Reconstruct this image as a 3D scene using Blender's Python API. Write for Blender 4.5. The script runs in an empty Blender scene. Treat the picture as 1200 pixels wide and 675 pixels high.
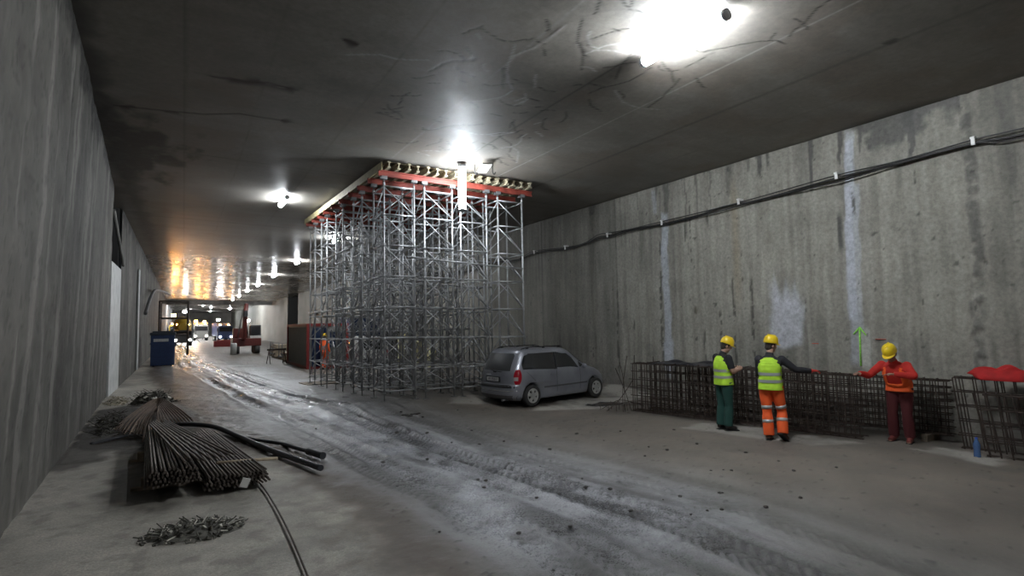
import bpy, bmesh, math, random
import numpy as np
from mathutils import Vector, Matrix, Euler
random.seed(7); RNG = np.random.default_rng(11)
SC = bpy.context.scene; COL = SC.collection
PI = math.pi
LAMP = 260.0; HEADL = 90.0; AMB = 170.0
# ------------------------------------------------------------------ camera (photo frame 1200x675)
F, VX, VY, H, ROLL = 640.0, 215.0, 385.0, 2.1, 0.018
K = 0.02095            # cross fall of the carriageway and of the roof slab, down towards the right wall
def make_camera():
    cr, sr = math.cos(ROLL), math.sin(ROLL)
    X, Y = VX-600, -(VY-337.5)
    a = X*cr+Y*sr; b = -X*sr+Y*cr
    p = math.atan(-b/F); yaw = math.atan(-a*math.cos(p)/F)
    fw = Vector((math.sin(yaw)*math.cos(p), math.cos(yaw)*math.cos(p), math.sin(p)))
    r0 = Vector((math.cos(yaw), -math.sin(yaw), 0)); u0 = r0.cross(fw)
    r = cr*r0-sr*u0; u = sr*r0+cr*u0
    cam = bpy.data.cameras.new('camera'); o = bpy.data.objects.new('camera', cam); COL.objects.link(o)
    m = Matrix((( r.x, u.x, -fw.x, 0), (r.y, u.y, -fw.y, 0), (r.z, u.z, -fw.z, H), (0, 0, 0, 1)))
    o.matrix_world = m
    cam.sensor_width = 36; cam.lens = 36*F/1200; cam.clip_end = 600; cam.clip_start = .05
    SC.camera = o
make_camera()
# ------------------------------------------------------------------ noise
TAB = RNG.random((256, 256))
def vnoise(x, y, seed=0):
    x = x+seed*17.37; y = y+seed*9.71
    xi = np.floor(x).astype(int); yi = np.floor(y).astype(int)
    fx = x-xi; fy = y-yi; fx = fx*fx*(3-2*fx); fy = fy*fy*(3-2*fy)
    g = lambda a, b: TAB[(a) & 255, (b) & 255]
    return (g(xi, yi)*(1-fx)+g(xi+1, yi)*fx)*(1-fy)+(g(xi, yi+1)*(1-fx)+g(xi+1, yi+1)*fx)*fy
def fbm(x, y, s=1., o=4, seed=0):
    r = 0*x; a = .5; t = 0
    for i in range(o):
        r = r+a*vnoise(x*s, y*s, seed+i*3); t += a; a *= .5; s *= 2.03
    return r/t
def sstep(a, b, v):
    t = np.clip((v-a)/(b-a), 0, 1); return t*t*(3-2*t)
def bump(x, y):
    return np.interp(y, [8.5, 10.5, 12.5, 13.7, 15, 18, 21.5], [0, .04, .11, .26, .22, .1, 0])*sstep(2.0, 4.2, np.asarray(x, float))
def gz(x, y): return float(-K*x+bump(x, y))
def cz(x): return 6.45-K*x
def seg_dist(X, Y, pts):
    D = np.full(X.shape, 1e9)
    for (ax, ay), (bx, by) in zip(pts[:-1], pts[1:]):
        dx, dy = bx-ax, by-ay; L = dx*dx+dy*dy+1e-12
        t = np.clip(((X-ax)*dx+(Y-ay)*dy)/L, 0, 1)
        D = np.minimum(D, np.hypot(X-ax-t*dx, Y-ay-t*dy))
    return D
# ------------------------------------------------------------------ materials
MATS = {}
def mat(name, col, rough=.6, metal=0., bumpv=0., bscale=40., var=0., vscale=8., coat=0., emit=None, es=0., alpha=None, spec=.5, c2=None):
    if name in MATS: return MATS[name]
    m = bpy.data.materials.new(name); m.use_nodes = True; nt = m.node_tree; N = nt.nodes; L = nt.links
    b = N['Principled BSDF']
    b.inputs['Base Color'].default_value = (*col, 1); b.inputs['Roughness'].default_value = rough; b.inputs['Metallic'].default_value = metal
    b.inputs['Coat Weight'].default_value = coat; b.inputs['Specular IOR Level'].default_value = spec
    tc = N.new('ShaderNodeTexCoord')
    if var > 0 or c2:
        n = N.new('ShaderNodeTexNoise'); n.inputs['Scale'].default_value = vscale; n.inputs['Detail'].default_value = 6
        L.new(tc.outputs['Object'], n.inputs['Vector'])
        r = N.new('ShaderNodeValToRGB'); L.new(n.outputs['Fac'], r.inputs['Fac'])
        r.color_ramp.elements[0].position = .35; r.color_ramp.elements[1].position = .65
        ca = tuple(max(0, v*(1-var)) for v in col); cb = c2 if c2 else tuple(min(1, v*(1+var)) for v in col)
        r.color_ramp.elements[0].color = (*ca, 1); r.color_ramp.elements[1].color = (*cb, 1)
        L.new(r.outputs['Color'], b.inputs['Base Color'])
    if bumpv > 0:
        n = N.new('ShaderNodeTexNoise'); n.inputs['Scale'].default_value = bscale; n.inputs['Detail'].default_value = 5
        L.new(tc.outputs['Object'], n.inputs['Vector'])
        bp = N.new('ShaderNodeBump'); bp.inputs['Strength'].default_value = bumpv; bp.inputs['Distance'].default_value = .02
        L.new(n.outputs['Fac'], bp.inputs['Height']); L.new(bp.outputs['Normal'], b.inputs['Normal'])
    if emit:
        b.inputs['Emission Color'].default_value = (*emit, 1); b.inputs['Emission Strength'].default_value = es
    if alpha is not None:
        b.inputs['Transmission Weight'].default_value = alpha
    MATS[name] = m; return m
def attr_mat(name, bumpv=.3, bscale=30, bscale2=5, spec=.5, dist=.01, lo=.78, hi=1.2):
    m = bpy.data.materials.new(name); m.use_nodes = True; nt = m.node_tree; N = nt.nodes; L = nt.links
    b = N['Principled BSDF']; b.inputs['Specular IOR Level'].default_value = spec
    at = N.new('ShaderNodeAttribute'); at.attribute_name = 'albedo'
    tc = N.new('ShaderNodeTexCoord')
    n = N.new('ShaderNodeTexNoise'); n.inputs['Scale'].default_value = bscale; n.inputs['Detail'].default_value = 8; n.inputs['Roughness'].default_value = .7
    L.new(tc.outputs['Object'], n.inputs['Vector'])
    mr = N.new('ShaderNodeMapRange'); mr.inputs['From Min'].default_value = .3; mr.inputs['From Max'].default_value = .7
    mr.inputs['To Min'].default_value = lo; mr.inputs['To Max'].default_value = hi; L.new(n.outputs['Fac'], mr.inputs['Value'])
    mx = N.new('ShaderNodeVectorMath'); mx.operation = 'SCALE'
    L.new(at.outputs['Color'], mx.inputs[0]); L.new(mr.outputs['Result'], mx.inputs['Scale'])
    L.new(mx.outputs['Vector'], b.inputs['Base Color'])
    ad = N.new('ShaderNodeMath'); ad.operation = 'MULTIPLY'; L.new(at.outputs['Alpha'], ad.inputs[0]); L.new(mr.outputs['Result'], ad.inputs[1])
    L.new(ad.outputs[0], b.inputs['Roughness'])
    n2 = N.new('ShaderNodeTexNoise'); n2.inputs['Scale'].default_value = bscale2; n2.inputs['Detail'].default_value = 10; n2.inputs['Roughness'].default_value = .75
    L.new(tc.outputs['Object'], n2.inputs['Vector'])
    bp = N.new('ShaderNodeBump'); bp.inputs['Strength'].default_value = bumpv; bp.inputs['Distance'].default_value = dist
    L.new(n2.outputs['Fac'], bp.inputs['Height']); L.new(bp.outputs['Normal'], b.inputs['Normal'])
    MATS[name] = m; return m
# ------------------------------------------------------------------ object helpers
def tag(o, label=None, cat=None, group=None, kind=None):
    if label: o['label'] = label
    if cat: o['category'] = cat
    if group: o['group'] = group
    if kind: o['kind'] = kind
    return o
def empty(name, loc=(0, 0, 0), rz=0, label=None, cat=None, group=None):
    o = bpy.data.objects.new(name, None); COL.objects.link(o); o.location = loc; o.rotation_euler = (0, 0, rz)
    o.empty_display_size = .1
    return tag(o, label, cat, group)
def link(name, me, parent=None, smooth=False):
    o = bpy.data.objects.new(name, me); COL.objects.link(o)
    if parent: o.parent = parent
    if smooth:
        me.polygons.foreach_set('use_smooth', [True]*len(me.polygons))
    return o
def obj(name, bm, m, parent=None, smooth=False):
    me = bpy.data.meshes.new(name)
    bmesh.ops.recalc_face_normals(bm, faces=bm.faces[:])
    bm.to_mesh(me); bm.free()
    for x in (m if isinstance(m, (list, tuple)) else [m]): me.materials.append(x)
    return link(name, me, parent, smooth)
def BM(): return bmesh.new()
def box(bm, c, s, rot=None, bev=0, mi=0):
    """box centred c, full size s"""
    t = bmesh.new(); bmesh.ops.create_cube(t, size=1)
    M = Matrix.Translation(c) @ (rot.to_4x4() if rot else Matrix.Identity(4)) @ Matrix.Diagonal((*s, 1))
    bmesh.ops.transform(t, matrix=M, verts=t.verts)
    if bev > 0: bmesh.ops.bevel(t, geom=t.edges[:], offset=bev, segments=2, affect='EDGES', profile=.7)
    merge(bm, t, mi)
def merge(bm, t, mi=0):
    vm = {}
    for v in t.verts: vm[v] = bm.verts.new(v.co)
    for f in t.faces:
        try:
            g = bm.faces.new([vm[v] for v in f.verts]); g.material_index = mi if mi else f.material_index; g.smooth = f.smooth
        except ValueError: pass
    t.free()
def rod(bm, a, b, r, n=8, r2=None, mi=0, caps=True):
    a = Vector(a); b = Vector(b); d = (b-a)
    if d.length < 1e-6: return
    q = d.to_track_quat('Z', 'Y'); r2 = r if r2 is None else r2
    A = [bm.verts.new(a+q @ Vector((r*math.cos(2*PI*i/n), r*math.sin(2*PI*i/n), 0))) for i in range(n)]
    B = [bm.verts.new(b+q @ Vector((r2*math.cos(2*PI*i/n), r2*math.sin(2*PI*i/n), 0))) for i in range(n)]
    for i in range(n):
        f = bm.faces.new((A[i], A[(i+1) % n], B[(i+1) % n], B[i])); f.smooth = n > 5; f.material_index = mi
    if caps:
        f = bm.faces.new(A[::-1]); f.material_index = mi; f = bm.faces.new(B); f.material_index = mi
def loft(bm, pts, rad, n=12, side=None, mi=0, power=2.):
    """tube along pts; rad = list of r or (rx, ry), rx along `side`"""
    P = [Vector(p) for p in pts]; rings = []; prev = None
    for i, p in enumerate(P):
        t = (P[min(i+1, len(P)-1)]-P[max(i-1, 0)])
        t = t.normalized() if t.length > 1e-9 else Vector((0, 0, 1))
        s = Vector(side) if side is not None else (prev if prev is not None else t.orthogonal())
        s = (s-t*s.dot(t)).normalized(); prev = s; u = t.cross(s)
        r = rad[i]; rx, ry = (r, r) if not isinstance(r, (tuple, list)) else r
        ring = []
        for k in range(n):
            a = 2*PI*k/n; ca, sa = math.cos(a), math.sin(a)
            ca = math.copysign(abs(ca)**(2/power), ca); sa = math.copysign(abs(sa)**(2/power), sa)
            ring.append(bm.verts.new(p+s*rx*ca+u*ry*sa))
        rings.append(ring)
    for A, B in zip(rings[:-1], rings[1:]):
        for k in range(n):
            f = bm.faces.new((A[k], A[(k+1) % n], B[(k+1) % n], B[k])); f.smooth = True; f.material_index = mi
    f = bm.faces.new(rings[0][::-1]); f.material_index = mi
    f = bm.faces.new(rings[-1]); f.material_index = mi
def ball(bm, c, r, seg=16, rot=None, mi=0, rings=10):
    t = bmesh.new(); bmesh.ops.create_uvsphere(t, u_segments=seg, v_segments=rings, radius=1)
    r = (r, r, r) if not isinstance(r, (tuple, list)) else r
    bmesh.ops.transform(t, matrix=Matrix.Translation(c) @ (rot.to_4x4() if rot else Matrix.Identity(4)) @ Matrix.Diagonal((*r, 1)), verts=t.verts)
    for f in t.faces: f.smooth = True
    merge(bm, t, mi)
def spline(pts, n=6):
    """Catmull-Rom"""
    P = [Vector(p) for p in pts]; out = []
    for i in range(len(P)-1):
        p0 = P[max(i-1, 0)]; p1 = P[i]; p2 = P[i+1]; p3 = P[min(i+2, len(P)-1)]
        for k in range(n):
            t = k/n; out.append(.5*((2*p1)+(p2-p0)*t+(2*p0-5*p1+4*p2-p3)*t*t+(3*p1-p0-3*p2+p3)*t**3))
    out.append(P[-1]); return out
def remeshed(bm, voxel, m, name, parent, smooth_it=4, mats_fn=None):
    me = bpy.data.meshes.new('tmp'); bmesh.ops.recalc_face_normals(bm, faces=bm.faces[:]); bm.to_mesh(me); bm.free()
    o = bpy.data.objects.new('tmp', me); COL.objects.link(o)
    md = o.modifiers.new('r', 'REMESH'); md.mode = 'VOXEL'; md.voxel_size = voxel
    if smooth_it:
        s = o.modifiers.new('s', 'SMOOTH'); s.factor = .5; s.iterations = smooth_it
    dg = bpy.context.evaluated_depsgraph_get(); dg.update()
    me2 = bpy.data.meshes.new_from_object(o.evaluated_get(dg), depsgraph=dg)
    bpy.data.objects.remove(o); bpy.data.meshes.remove(me); me2.name = name
    me2.materials.clear()
    for x in (m if isinstance(m, (list, tuple)) else [m]): me2.materials.append(x)
    if mats_fn:
        for p in me2.polygons: p.material_index = mats_fn(p.center)
    return link(name, me2, parent, True)
def children_of(o): return list(o.children)
def copy_tree(o, parent=None):
    c = o.copy(); COL.objects.link(c); c.parent = parent
    for ch in children_of(o): copy_tree(ch, c)
    return c
def grid_mesh(name, xs, ys, fn, m, kind='structure', parent=None, flip=False):
    """fn(X, Y) -> (P (n,3), colour (n,4)); X, Y flattened"""
    X, Y = np.meshgrid(xs, ys); nx, ny = len(xs), len(ys)
    P, C = fn(X.ravel(), Y.ravel())
    me = bpy.data.meshes.new(name); me.vertices.add(nx*ny); me.vertices.foreach_set('co', P.astype(np.float32).ravel())
    i = np.arange((nx-1)*(ny-1)); r = i//(nx-1); c = i % (nx-1); a = r*nx+c
    q = np.stack([a, a+1, a+nx+1, a+nx], 1)
    if flip: q = q[:, ::-1]
    nf = len(q); me.loops.add(nf*4); me.loops.foreach_set('vertex_index', q.ravel().astype(np.int32))
    me.polygons.add(nf); me.polygons.foreach_set('loop_start', (np.arange(nf)*4).astype(np.int32)); me.polygons.foreach_set('loop_total', np.full(nf, 4, np.int32))
    me.update(calc_edges=True)
    at = me.color_attributes.new('albedo', 'FLOAT_COLOR', 'POINT'); at.data.foreach_set('color', C.astype(np.float32).ravel())
    me.polygons.foreach_set('use_smooth', np.ones(nf, bool)); me.materials.append(m)
    o = link(name, me, parent)
    if kind: o['kind'] = kind
    return o
def steps(*segs):
    """segs: (start, end, step)... one increasing array"""
    out = []
    for a, b, s in segs: out.append(np.arange(a, b-1e-6, s))
    out.append([segs[-1][1]]); return np.concatenate(out)
def geo(a, b, s0, s1):
    v = [a]; 
    while v[-1] < b: v.append(v[-1]+s0+(s1-s0)*(v[-1]-a)/(b-a))
    v[-1] = b; return np.array(v)
# ================================================================== SETTING
M_floor = attr_mat('wet_mud_and_concrete', .8, 45, 22, dist=.014, lo=.55, hi=1.4)
M_wall = attr_mat('tunnel_wall_concrete', .4, 14, 9, dist=.012, spec=.3, lo=.70, hi=1.28)
M_ceil = attr_mat('roof_slab_concrete', .22, 9, 7, dist=.008, spec=.32)
def track_x(y, pts):
    p = sorted(pts, key=lambda q: q[1]); return np.interp(y, [q[1] for q in p], [q[0] for q in p])
EDGE = [(2.0, 2), (1.95, 4.4), (1.84, 6.05), (1.63, 8.2), (1.0, 11.2), (.5, 13.6), (-.3, 20), (-1.25, 29.6), (-1.6, 40), (-1.7, 60)]
T1 = [(4.2, -5), (4.45, 3.1), (4.57, 4.4), (4.3, 6.3), (3.83, 8.7), (3.3, 13.2), (2.8, 18), (2.3, 23), (1.6, 30), (.9, 36), (.2, 60)]
def sh(pts, d, q=0): return [(x+d+q*y, y) for x, y in pts]
def floor_fn(X, Y):
    n1 = fbm(X, Y, .7, 5, 1); n2 = fbm(X, Y, 3, 5, 4); n3 = fbm(X, Y, 12, 3, 8); n4 = fbm(X, Y, .25, 3, 12)
    e = track_x(Y, EDGE)+(n2-.5)*.5+(n1-.5)*.6
    slab = 1-sstep(-.12, .16, X-e)                               # bare concrete strip along the left wall
    Z = -K*X+bump(X, Y)
    Z = Z+(1-slab)*((n2-.5)*.035+(n3-.5)*.014+.012)
    mud = np.stack([.155+0*X, .147+0*X, .136+0*X], 1)
    mud = mud*(.72+.56*n2+.2*(n4-.5))[:, None]
    R = .50+.25*(n2-.5)
    # the trafficked band of wet grey cement slurry
    c = track_x(Y, sh(T1, -.35)); na = fbm((X-c)*4.2, Y*.45, 1, 5, 15); na = .6*na+.25*n2+.15*n3; band = np.exp(-((X-c)/1.55)**2)*(1-slab)*sstep(2.2, 4.5, Y+0*X)
    mud = mud*(1-band[:, None])+band[:, None]*np.array([.27, .273, .29])*(.36+1.15*sstep(.36, .64, na))[:, None]
    R = R-.17*band
    # brown, drier ground to the right
    br = sstep(1.2, 3.6, X-c)
    mud = mud*(1-br[:, None]*.7)+br[:, None]*.7*np.array([.165, .14, .115])*(.30+.7*n1+.6*n2)[:, None]; R = R+.14*br
    # ruts with tyre tread
    Dc = np.zeros_like(X)
    for pts, w, dep, tread in ((T1, .24, .035, 1), (sh(T1, .27), .16, .02, 1), (sh(T1, -1.15), .2, .03, .8), (sh(T1, -1.75, .03), .2, .022, .9), (sh(T1, -.55), .13, .014, .5),
                               (sh(T1, 1.15, -.02), .22, .012, .6), (sh(T1, 2.0, -.05), .2, .008, .4)):
        cx = track_x(Y, pts)+(fbm(Y*1., Y*0, .35, 2, 31)-.5)*.25; d = X-cx
        wn = w*(.8+.4*n1); g = np.exp(-(d/wn)**4); rim = np.exp(-((np.abs(d)-wn*1.25)/.06)**2)
        act = .5+.5*sstep(.35, .6, fbm(X, Y, .5, 3, 40))
        tr = np.sin((Y*1.0+np.abs(d)*1.1)*2*PI/.145+3*n1)
        Z = Z-dep*1.25*g*act+dep*.8*rim*act*(.6+.8*n3)+tread*.016*g*act*tr*sstep(.3, .6, n2+.12)
        Dc = np.maximum(Dc, g*act*tread*(.35+.65*sstep(.3, -.3, tr)))
    mud = mud*(1-.72*Dc[:, None]*(1-slab)[:, None]); R = R-.08*Dc
    # pale splashed slurry between the ruts, its wet sheen painted into the lighter colour
    pc = track_x(Y, [(2.9, 3), (2.95, 5.2), (3.25, 7.5), (3.0, 11), (2.6, 15), (2.2, 22), (1.6, 30), (1.2, 38)])
    ps = np.exp(-((X-pc)/.42)**2)*sstep(.36, .56, fbm(X, Y, 1.6, 5, 51))*sstep(3.6, 5, Y)*(1-slab)
    mud = mud*(1-ps[:, None]*.6)+ps[:, None]*.6*np.array([.55, .56, .60]); R = R-.12*ps
    pc = 4.3-(Y-18)*.14; ps = np.exp(-((X-pc)/1.1)**2)*sstep(.42, .6, fbm(X, Y, .9, 5, 52))*sstep(14, 18, Y)*.8
    mud = mud*(1-ps[:, None])+ps[:, None]*np.array([.42, .42, .43])
    # slab colours
    sl = np.array([.46, .43, .375])*(.45+.75*n1+.5*(n2-.5)+.22*(n3-.5))[:, None]
    sp = sstep(.6, .7, fbm(X, Y, 5, 4, 61))[:, None]*.35; sl = sl*(1-sp)+sp*np.array([.12, .1, .085])
    # brown mud margin of the slab
    mg = 1.4*np.exp(-((X-e-.10)/.36)**2)*sstep(.25, .5, n2+.15); 
    # oily / dirty ground round the scrap and behind the bars, plus the bar pile's shadow painted dark
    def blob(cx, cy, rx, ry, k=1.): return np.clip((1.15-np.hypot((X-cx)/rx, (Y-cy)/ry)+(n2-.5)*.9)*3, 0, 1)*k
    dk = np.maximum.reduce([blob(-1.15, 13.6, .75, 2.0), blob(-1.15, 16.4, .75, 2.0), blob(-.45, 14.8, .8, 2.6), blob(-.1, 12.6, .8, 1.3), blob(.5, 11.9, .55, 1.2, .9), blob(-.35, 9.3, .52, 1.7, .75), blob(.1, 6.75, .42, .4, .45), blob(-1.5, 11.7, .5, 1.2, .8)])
    bank = np.exp(-(seg_dist(X, Y, [(-.6, 19), (-.1, 15.5), (.5, 13.2), (1.25, 11.2), (1.45, 10.2)])/.38)**2)*sstep(.3, .55, n2+.1)
    Z = Z+slab*.0*n3+bank*.06*(.5+n3)+dk*.03*n2*(Y > 11)
    C = mud*(1-slab[:, None])+sl*slab[:, None]; R = R*(1-slab)+slab*(.62+.2*(n1-.5))
    mg = np.clip(mg*.62, 0, .85); C = C*(1-mg[:, None])+mg[:, None]*np.array([.085, .062, .045])
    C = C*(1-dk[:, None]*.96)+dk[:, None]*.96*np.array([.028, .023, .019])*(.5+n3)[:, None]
    C = C*(1-bank[:, None]*.8)+bank[:, None]*.8*np.array([.07, .052, .04])*(.5+n3)[:, None]
    # old concrete pads showing through near the car and cages
    def quad(pts, soft=.1):
        inside = np.ones_like(X)*1e3; n = len(pts)
        for i in range(n):
            (ax, ay), (bx, by) = pts[i], pts[(i+1) % n]; L = math.hypot(bx-ax, by-ay)
            inside = np.minimum(inside, ((bx-ax)*(Y-ay)-(by-ay)*(X-ax))/L)
        return sstep(-soft, soft, inside+(n2-.5)*.35)
    for q, k in (([(7.2, 11.5), (9.2, 10.9), (12.3, 12.2), (12.3, 14), (9.5, 12.6)], .9), ([(5.9, 13.0), (7.3, 12.5), (7.9, 13.2), (6.4, 13.6)], .8), ([(10.6, 3.5), (11.2, 3.6), (11.5, 4.6), (10.9, 4.7)], .9),
                 ([(9.0, 8.2), (9.7, 5.8), (10.7, 5.4), (10.3, 8.3)], .55)):
        s = quad(q)*k*(.6+.4*sstep(.3, .5, n2)); C = C*(1-s[:, None])+s[:, None]*np.array([.43, .41, .37])*(.8+.4*n1)[:, None]
    ws = blob(9.7, 11.4, .75, .3)*.9; C = C*(1-ws[:, None])+ws[:, None]*.03; R = R*(1-ws)+ws*.15
    # dark trampled strip under the scaffold and the cages
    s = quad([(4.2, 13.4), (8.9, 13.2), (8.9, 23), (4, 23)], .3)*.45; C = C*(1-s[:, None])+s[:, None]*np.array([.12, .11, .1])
    # crumbs
    cr = sstep(.82, .86, fbm(X, Y, 14, 2, 77))*(1-slab); C = C*(1-.5*cr[:, None]); Z = Z+.012*cr*(Y < 20)
    Z = np.where((X < -1.5-.03*(Y-7)) | (X > 12.2), -K*X+bump(X, Y), Z)
    Z = np.minimum(Z, -K*X+bump(X, Y)+.07)
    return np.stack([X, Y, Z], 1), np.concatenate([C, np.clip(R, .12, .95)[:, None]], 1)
fx = steps((-3.2, -1.9, .3), (-1.9, 5.6, .032), (5.6, 12.3, .055), (12.3, 13.2, .3))
fy = np.concatenate([steps((-20, 2, 1.))[:-1], geo(2, 5, .035, .024)[:-1], geo(5, 28, .024, .11)[:-1], geo(28, 90, .15, 2)[:-1], steps((90, 240, 5.))])
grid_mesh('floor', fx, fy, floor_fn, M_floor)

XR = 12.38
def wall_right_fn(Yc, Zc):
    y, z = Yc, Zc
    nf = fbm(y*6, z, .6, 5, 3); n1 = fbm(y, z, .5, 5, 5); n2 = fbm(y, z, 2.5, 5, 6); n3 = fbm(y, z, 9, 4, 7); st = fbm(y*9, z*.55, 1, 4, 9)
    C = np.array([.315, .302, .262])*(.42+.62*n1+.6*(st-.3))[:, None]
    C = C*(1+.3*(n2-.5))[:, None]
    R = .75+.1*(n2-.5); D = 0*y
    def put(mask, col, rr=None, k=1.):
        nonlocal C, R
        m = np.clip(mask*k, 0, 1); C = C*(1-m[:, None])+m[:, None]*np.array(col)*(.75+.5*n3)[:, None]
        if rr is not None: R = R*(1-m)+m*rr
    # broad tone changes by wall panel; darker before the near joint and past the far one
    pan = vnoise(np.floor((y+.6)/2.9)*7.3, 0*y, 21); C = C*(.86+.28*pan)[:, None]*np.interp(y, [3.8, 4.3, 13.7, 13.82], [.78, 1, 1, .70])[:, None]
    # panel joints
    for yj in (1.2, 4.13, 13.76, 18.2, 21.5, 25, 31, 37, 43):
        w = .015 if yj != 4.13 else .0; d = np.abs(y-yj-(n2-.5)*.03)
        if w: put(np.exp(-(d/w)**2), (.06, .06, .055), k=.8)
    # blue-white repaired bands (y centre, width, z top, z bottom)
    for yc, w, z1, z0, k in ((11.62, .15, 5.35, .3, .8), (11.6, .23, 1.5, .6, .7), (6.32, .11, 6.1, 2.0, .85), (6.25, .15, 4.9, 1.2, .55), (12.0, .1, 6.1, 5.4, .4)):
        cc = yc-(z-3)*.035*(yc < 8)+(fbm(z, 0*z+yc, 1.2, 4, 14)-.5)*.16
        m = sstep(w, w*.7, np.abs(y-cc))*sstep(z0-.1, z0+.1, z+(n2-.5)*.5)*sstep(z1+.1, z1-.1, z+(n2-.5)*.5)
        put(m, (.44, .46, .51), .6, k)
    # patch of pale plaster
    m = sstep(-.08, .08, .40-np.abs(y-7.85)+(n2-.5)*.25)*sstep(1.35, 1.5, z+(n2-.5)*.3)*sstep(3.1, 2.6, z+(fbm(y*5, z*.3, 1, 3, 17)-.5)*1.6)
    put(m, (.50, .51, .55), .6, .9)
    m = sstep(.13, .07, np.abs(y-6.12)+(n2-.5)*.1)*sstep(.9, 1.1, z)*sstep(1.95, 1.7, z+(n2-.5)*.3); put(m, (.5, .5, .46), .7, .75)
    m = sstep(.06, .03, np.abs(y-5.55))*sstep(1.1, 1.2, z)*sstep(1.6, 1.45, z); put(m, (.5, .5, .48), .7, .6)
    # wet dark runs from the slab joint
    top = 6.45-K*XR
    def run(yc, w, ln, k=.8):
        cc = yc+(fbm(z, 0*z+yc, 2.2, 4, 24)-.5)*.14; dd = (top-z)/ln
        ww = w*(1.15-np.clip(dd, 0, 1)*.75)*(.75+.5*n2); m = sstep(ww, ww*.65, np.abs(y-cc))*sstep(1.05, .9, dd+(n2-.5)*.25)
        put(m, (.075, .073, .068), .42, k)
    for yc, w, ln, k in ((7.06, .075, 1.25, .85), (6.42, .07, .75, .85), (8.35, .09, .55, .85), (8.12, .05, .4, .8), (8.7, .06, .35, .6), (9.3, .11, .9, .55), (9.9, .05, 1.1, .5), (10.35, .04, 1.4, .6), (10.75, .035, 2.2, .6),
                         (11.5, .16, .95, .65), (11.9, .05, .5, .6), (4.35, .16, .55, .4), (12.7, .05, .6, .4), (15, .22, .35, .7), (17, .1, .5, .5), (19.3, .15, .4, .6), (3.55, .14, 1.9, .3), (3.15, .1, 1.4, .5), (2.3, .2, .8, .5)): run(yc, w, ln, k)
    m = sstep(-.12, .1, (top-.08-z)*-1+.55*np.clip(1-np.abs(y-5.35)/1.05, 0, 1)+(fbm(y, z, 3.3, 4, 27)-.5)*.75-.03)*(np.abs(y-5.3) < 1.1); put(m, (.08, .078, .072), .4, .85)
    run(5.05, .12, .95, .85); run(6.0, .06, .6, .8)
    m = sstep(.055, .03, np.abs(y-6.5)-.0)*sstep(3.45, 3.7, z)*sstep(4.5, 4.2, z); put(m, (.06, .06, .055), .5, .9)
    # broken dark edges along bands
    for yc, z1, z0, w in ((11.83, 4.6, .4, .05), (10.28, 1.9, .6, .035), (9.72, 2.4, .6, .04), (9.3, 3.6, .4, .045), (8.75, 3.2, .9, .04), (10.62, 5.5, 3.6, .04), (10.8, 5, 4.2, .03), (13.0, 2.2, 1.5, .04), (6.2, 4.9, 4.2, .05), (10.05, 5.3, 4.6, .04), (13.8, 3.2, .4, .045), (5.85, 3.2, 2.4, .012), (5.0, 5.3, 1.5, .01), (9.0, 4.2, 2.5, .012), (7.35, 2.6, 1.0, .012)):
        cc = yc+(fbm(z, 0*z+yc, 2, 3, 33)-.5)*.08; m = sstep(w, w*.5, np.abs(y-cc))*sstep(.42, .52, fbm(y*3, z*3, 2.6, 3, 36))*sstep(z0, z0+.2, z)*sstep(z1, z1-.2, z)
        put(m, (.07, .068, .06), .8, .85)
    # rough joint where the next wall panel was cast
    cc = 4.13+(fbm(z, 0*z, 1.2, 4, 44)-.5)*.22; jm = sstep(.13, .06, np.abs(y-cc)); jn = fbm(y*2, z*2, 4, 4, 45)
    put(jm*sstep(.3, .62, jn), (.11, .107, .1), .85, .7); D = D+jm*(jn-.5)*.13
    m = sstep(.1, .04, np.hypot(y-10.55, (z-2.35)*.6)); put(m*sstep(.3, .45, n2+.1), (.08, .07, .05), .8, .7)
    m = np.exp(-((np.hypot((y-12.35)*1.1, (z-1.2)*.75)-.12)/.03)**2); put(m, (.15, .15, .14), .8, .5)
    put(sstep(.2, 0, np.abs(y-9.15))*sstep(.4, .65, n1+.1)*sstep(2, 3, z)*sstep(6.2, 5, z), (.33, .27, .18), None, .45)
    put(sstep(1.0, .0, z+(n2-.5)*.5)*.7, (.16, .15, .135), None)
    # small holes
    put(sstep(.86, .89, fbm(y, z, 9, 2, 60)), (.06, .06, .055), None, .7)
    D = D+(st-.5)*.03+(n2-.5)*.025
    return y, z, C, np.clip(R, .2, .95), D
def wr(Y_, Z_):
    y, z, C, R, D = wall_right_fn(Y_, Z_)
    edge = (z > 6.15) | (z < .0)
    D = np.where(edge, np.minimum(D, .02), D)
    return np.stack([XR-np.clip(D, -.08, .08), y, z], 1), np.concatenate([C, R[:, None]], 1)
wy = np.concatenate([steps((-20, 1, .5))[:-1], geo(1, 21, .022, .075)[:-1], geo(21, 73.2, .15, 1.2)])
wz = steps((-.6, 0, .2), (0, 6.4, .04), (6.4, 6.6, .1))
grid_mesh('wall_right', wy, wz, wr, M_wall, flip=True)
grid_mesh('wall_right', steps((81.2, 240, 2.)), steps((-.6, 6.6, .3)), wr, M_wall, flip=True)
def strut(name, bm, m, label=None):
    o = obj(name, bm, m); o['kind'] = 'structure'; return o
M_conc = mat('plain_dark_concrete', (.2, .195, .18), .8, bumpv=.3, bscale=6, var=.25, vscale=1.5)
M_black = mat('unlit_recess_concrete', (.05, .05, .048), .9)
bm = BM(); box(bm, (XR+2, 73.2-.15, 3), (4, .3, 7.2)); box(bm, (XR+2, 81.2+.15, 3), (4, .3, 7.2)); box(bm, (XR+4, 77.2, 3), (.3, 8.6, 7.2)); strut('wall_cross_passage', bm, M_black)

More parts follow.
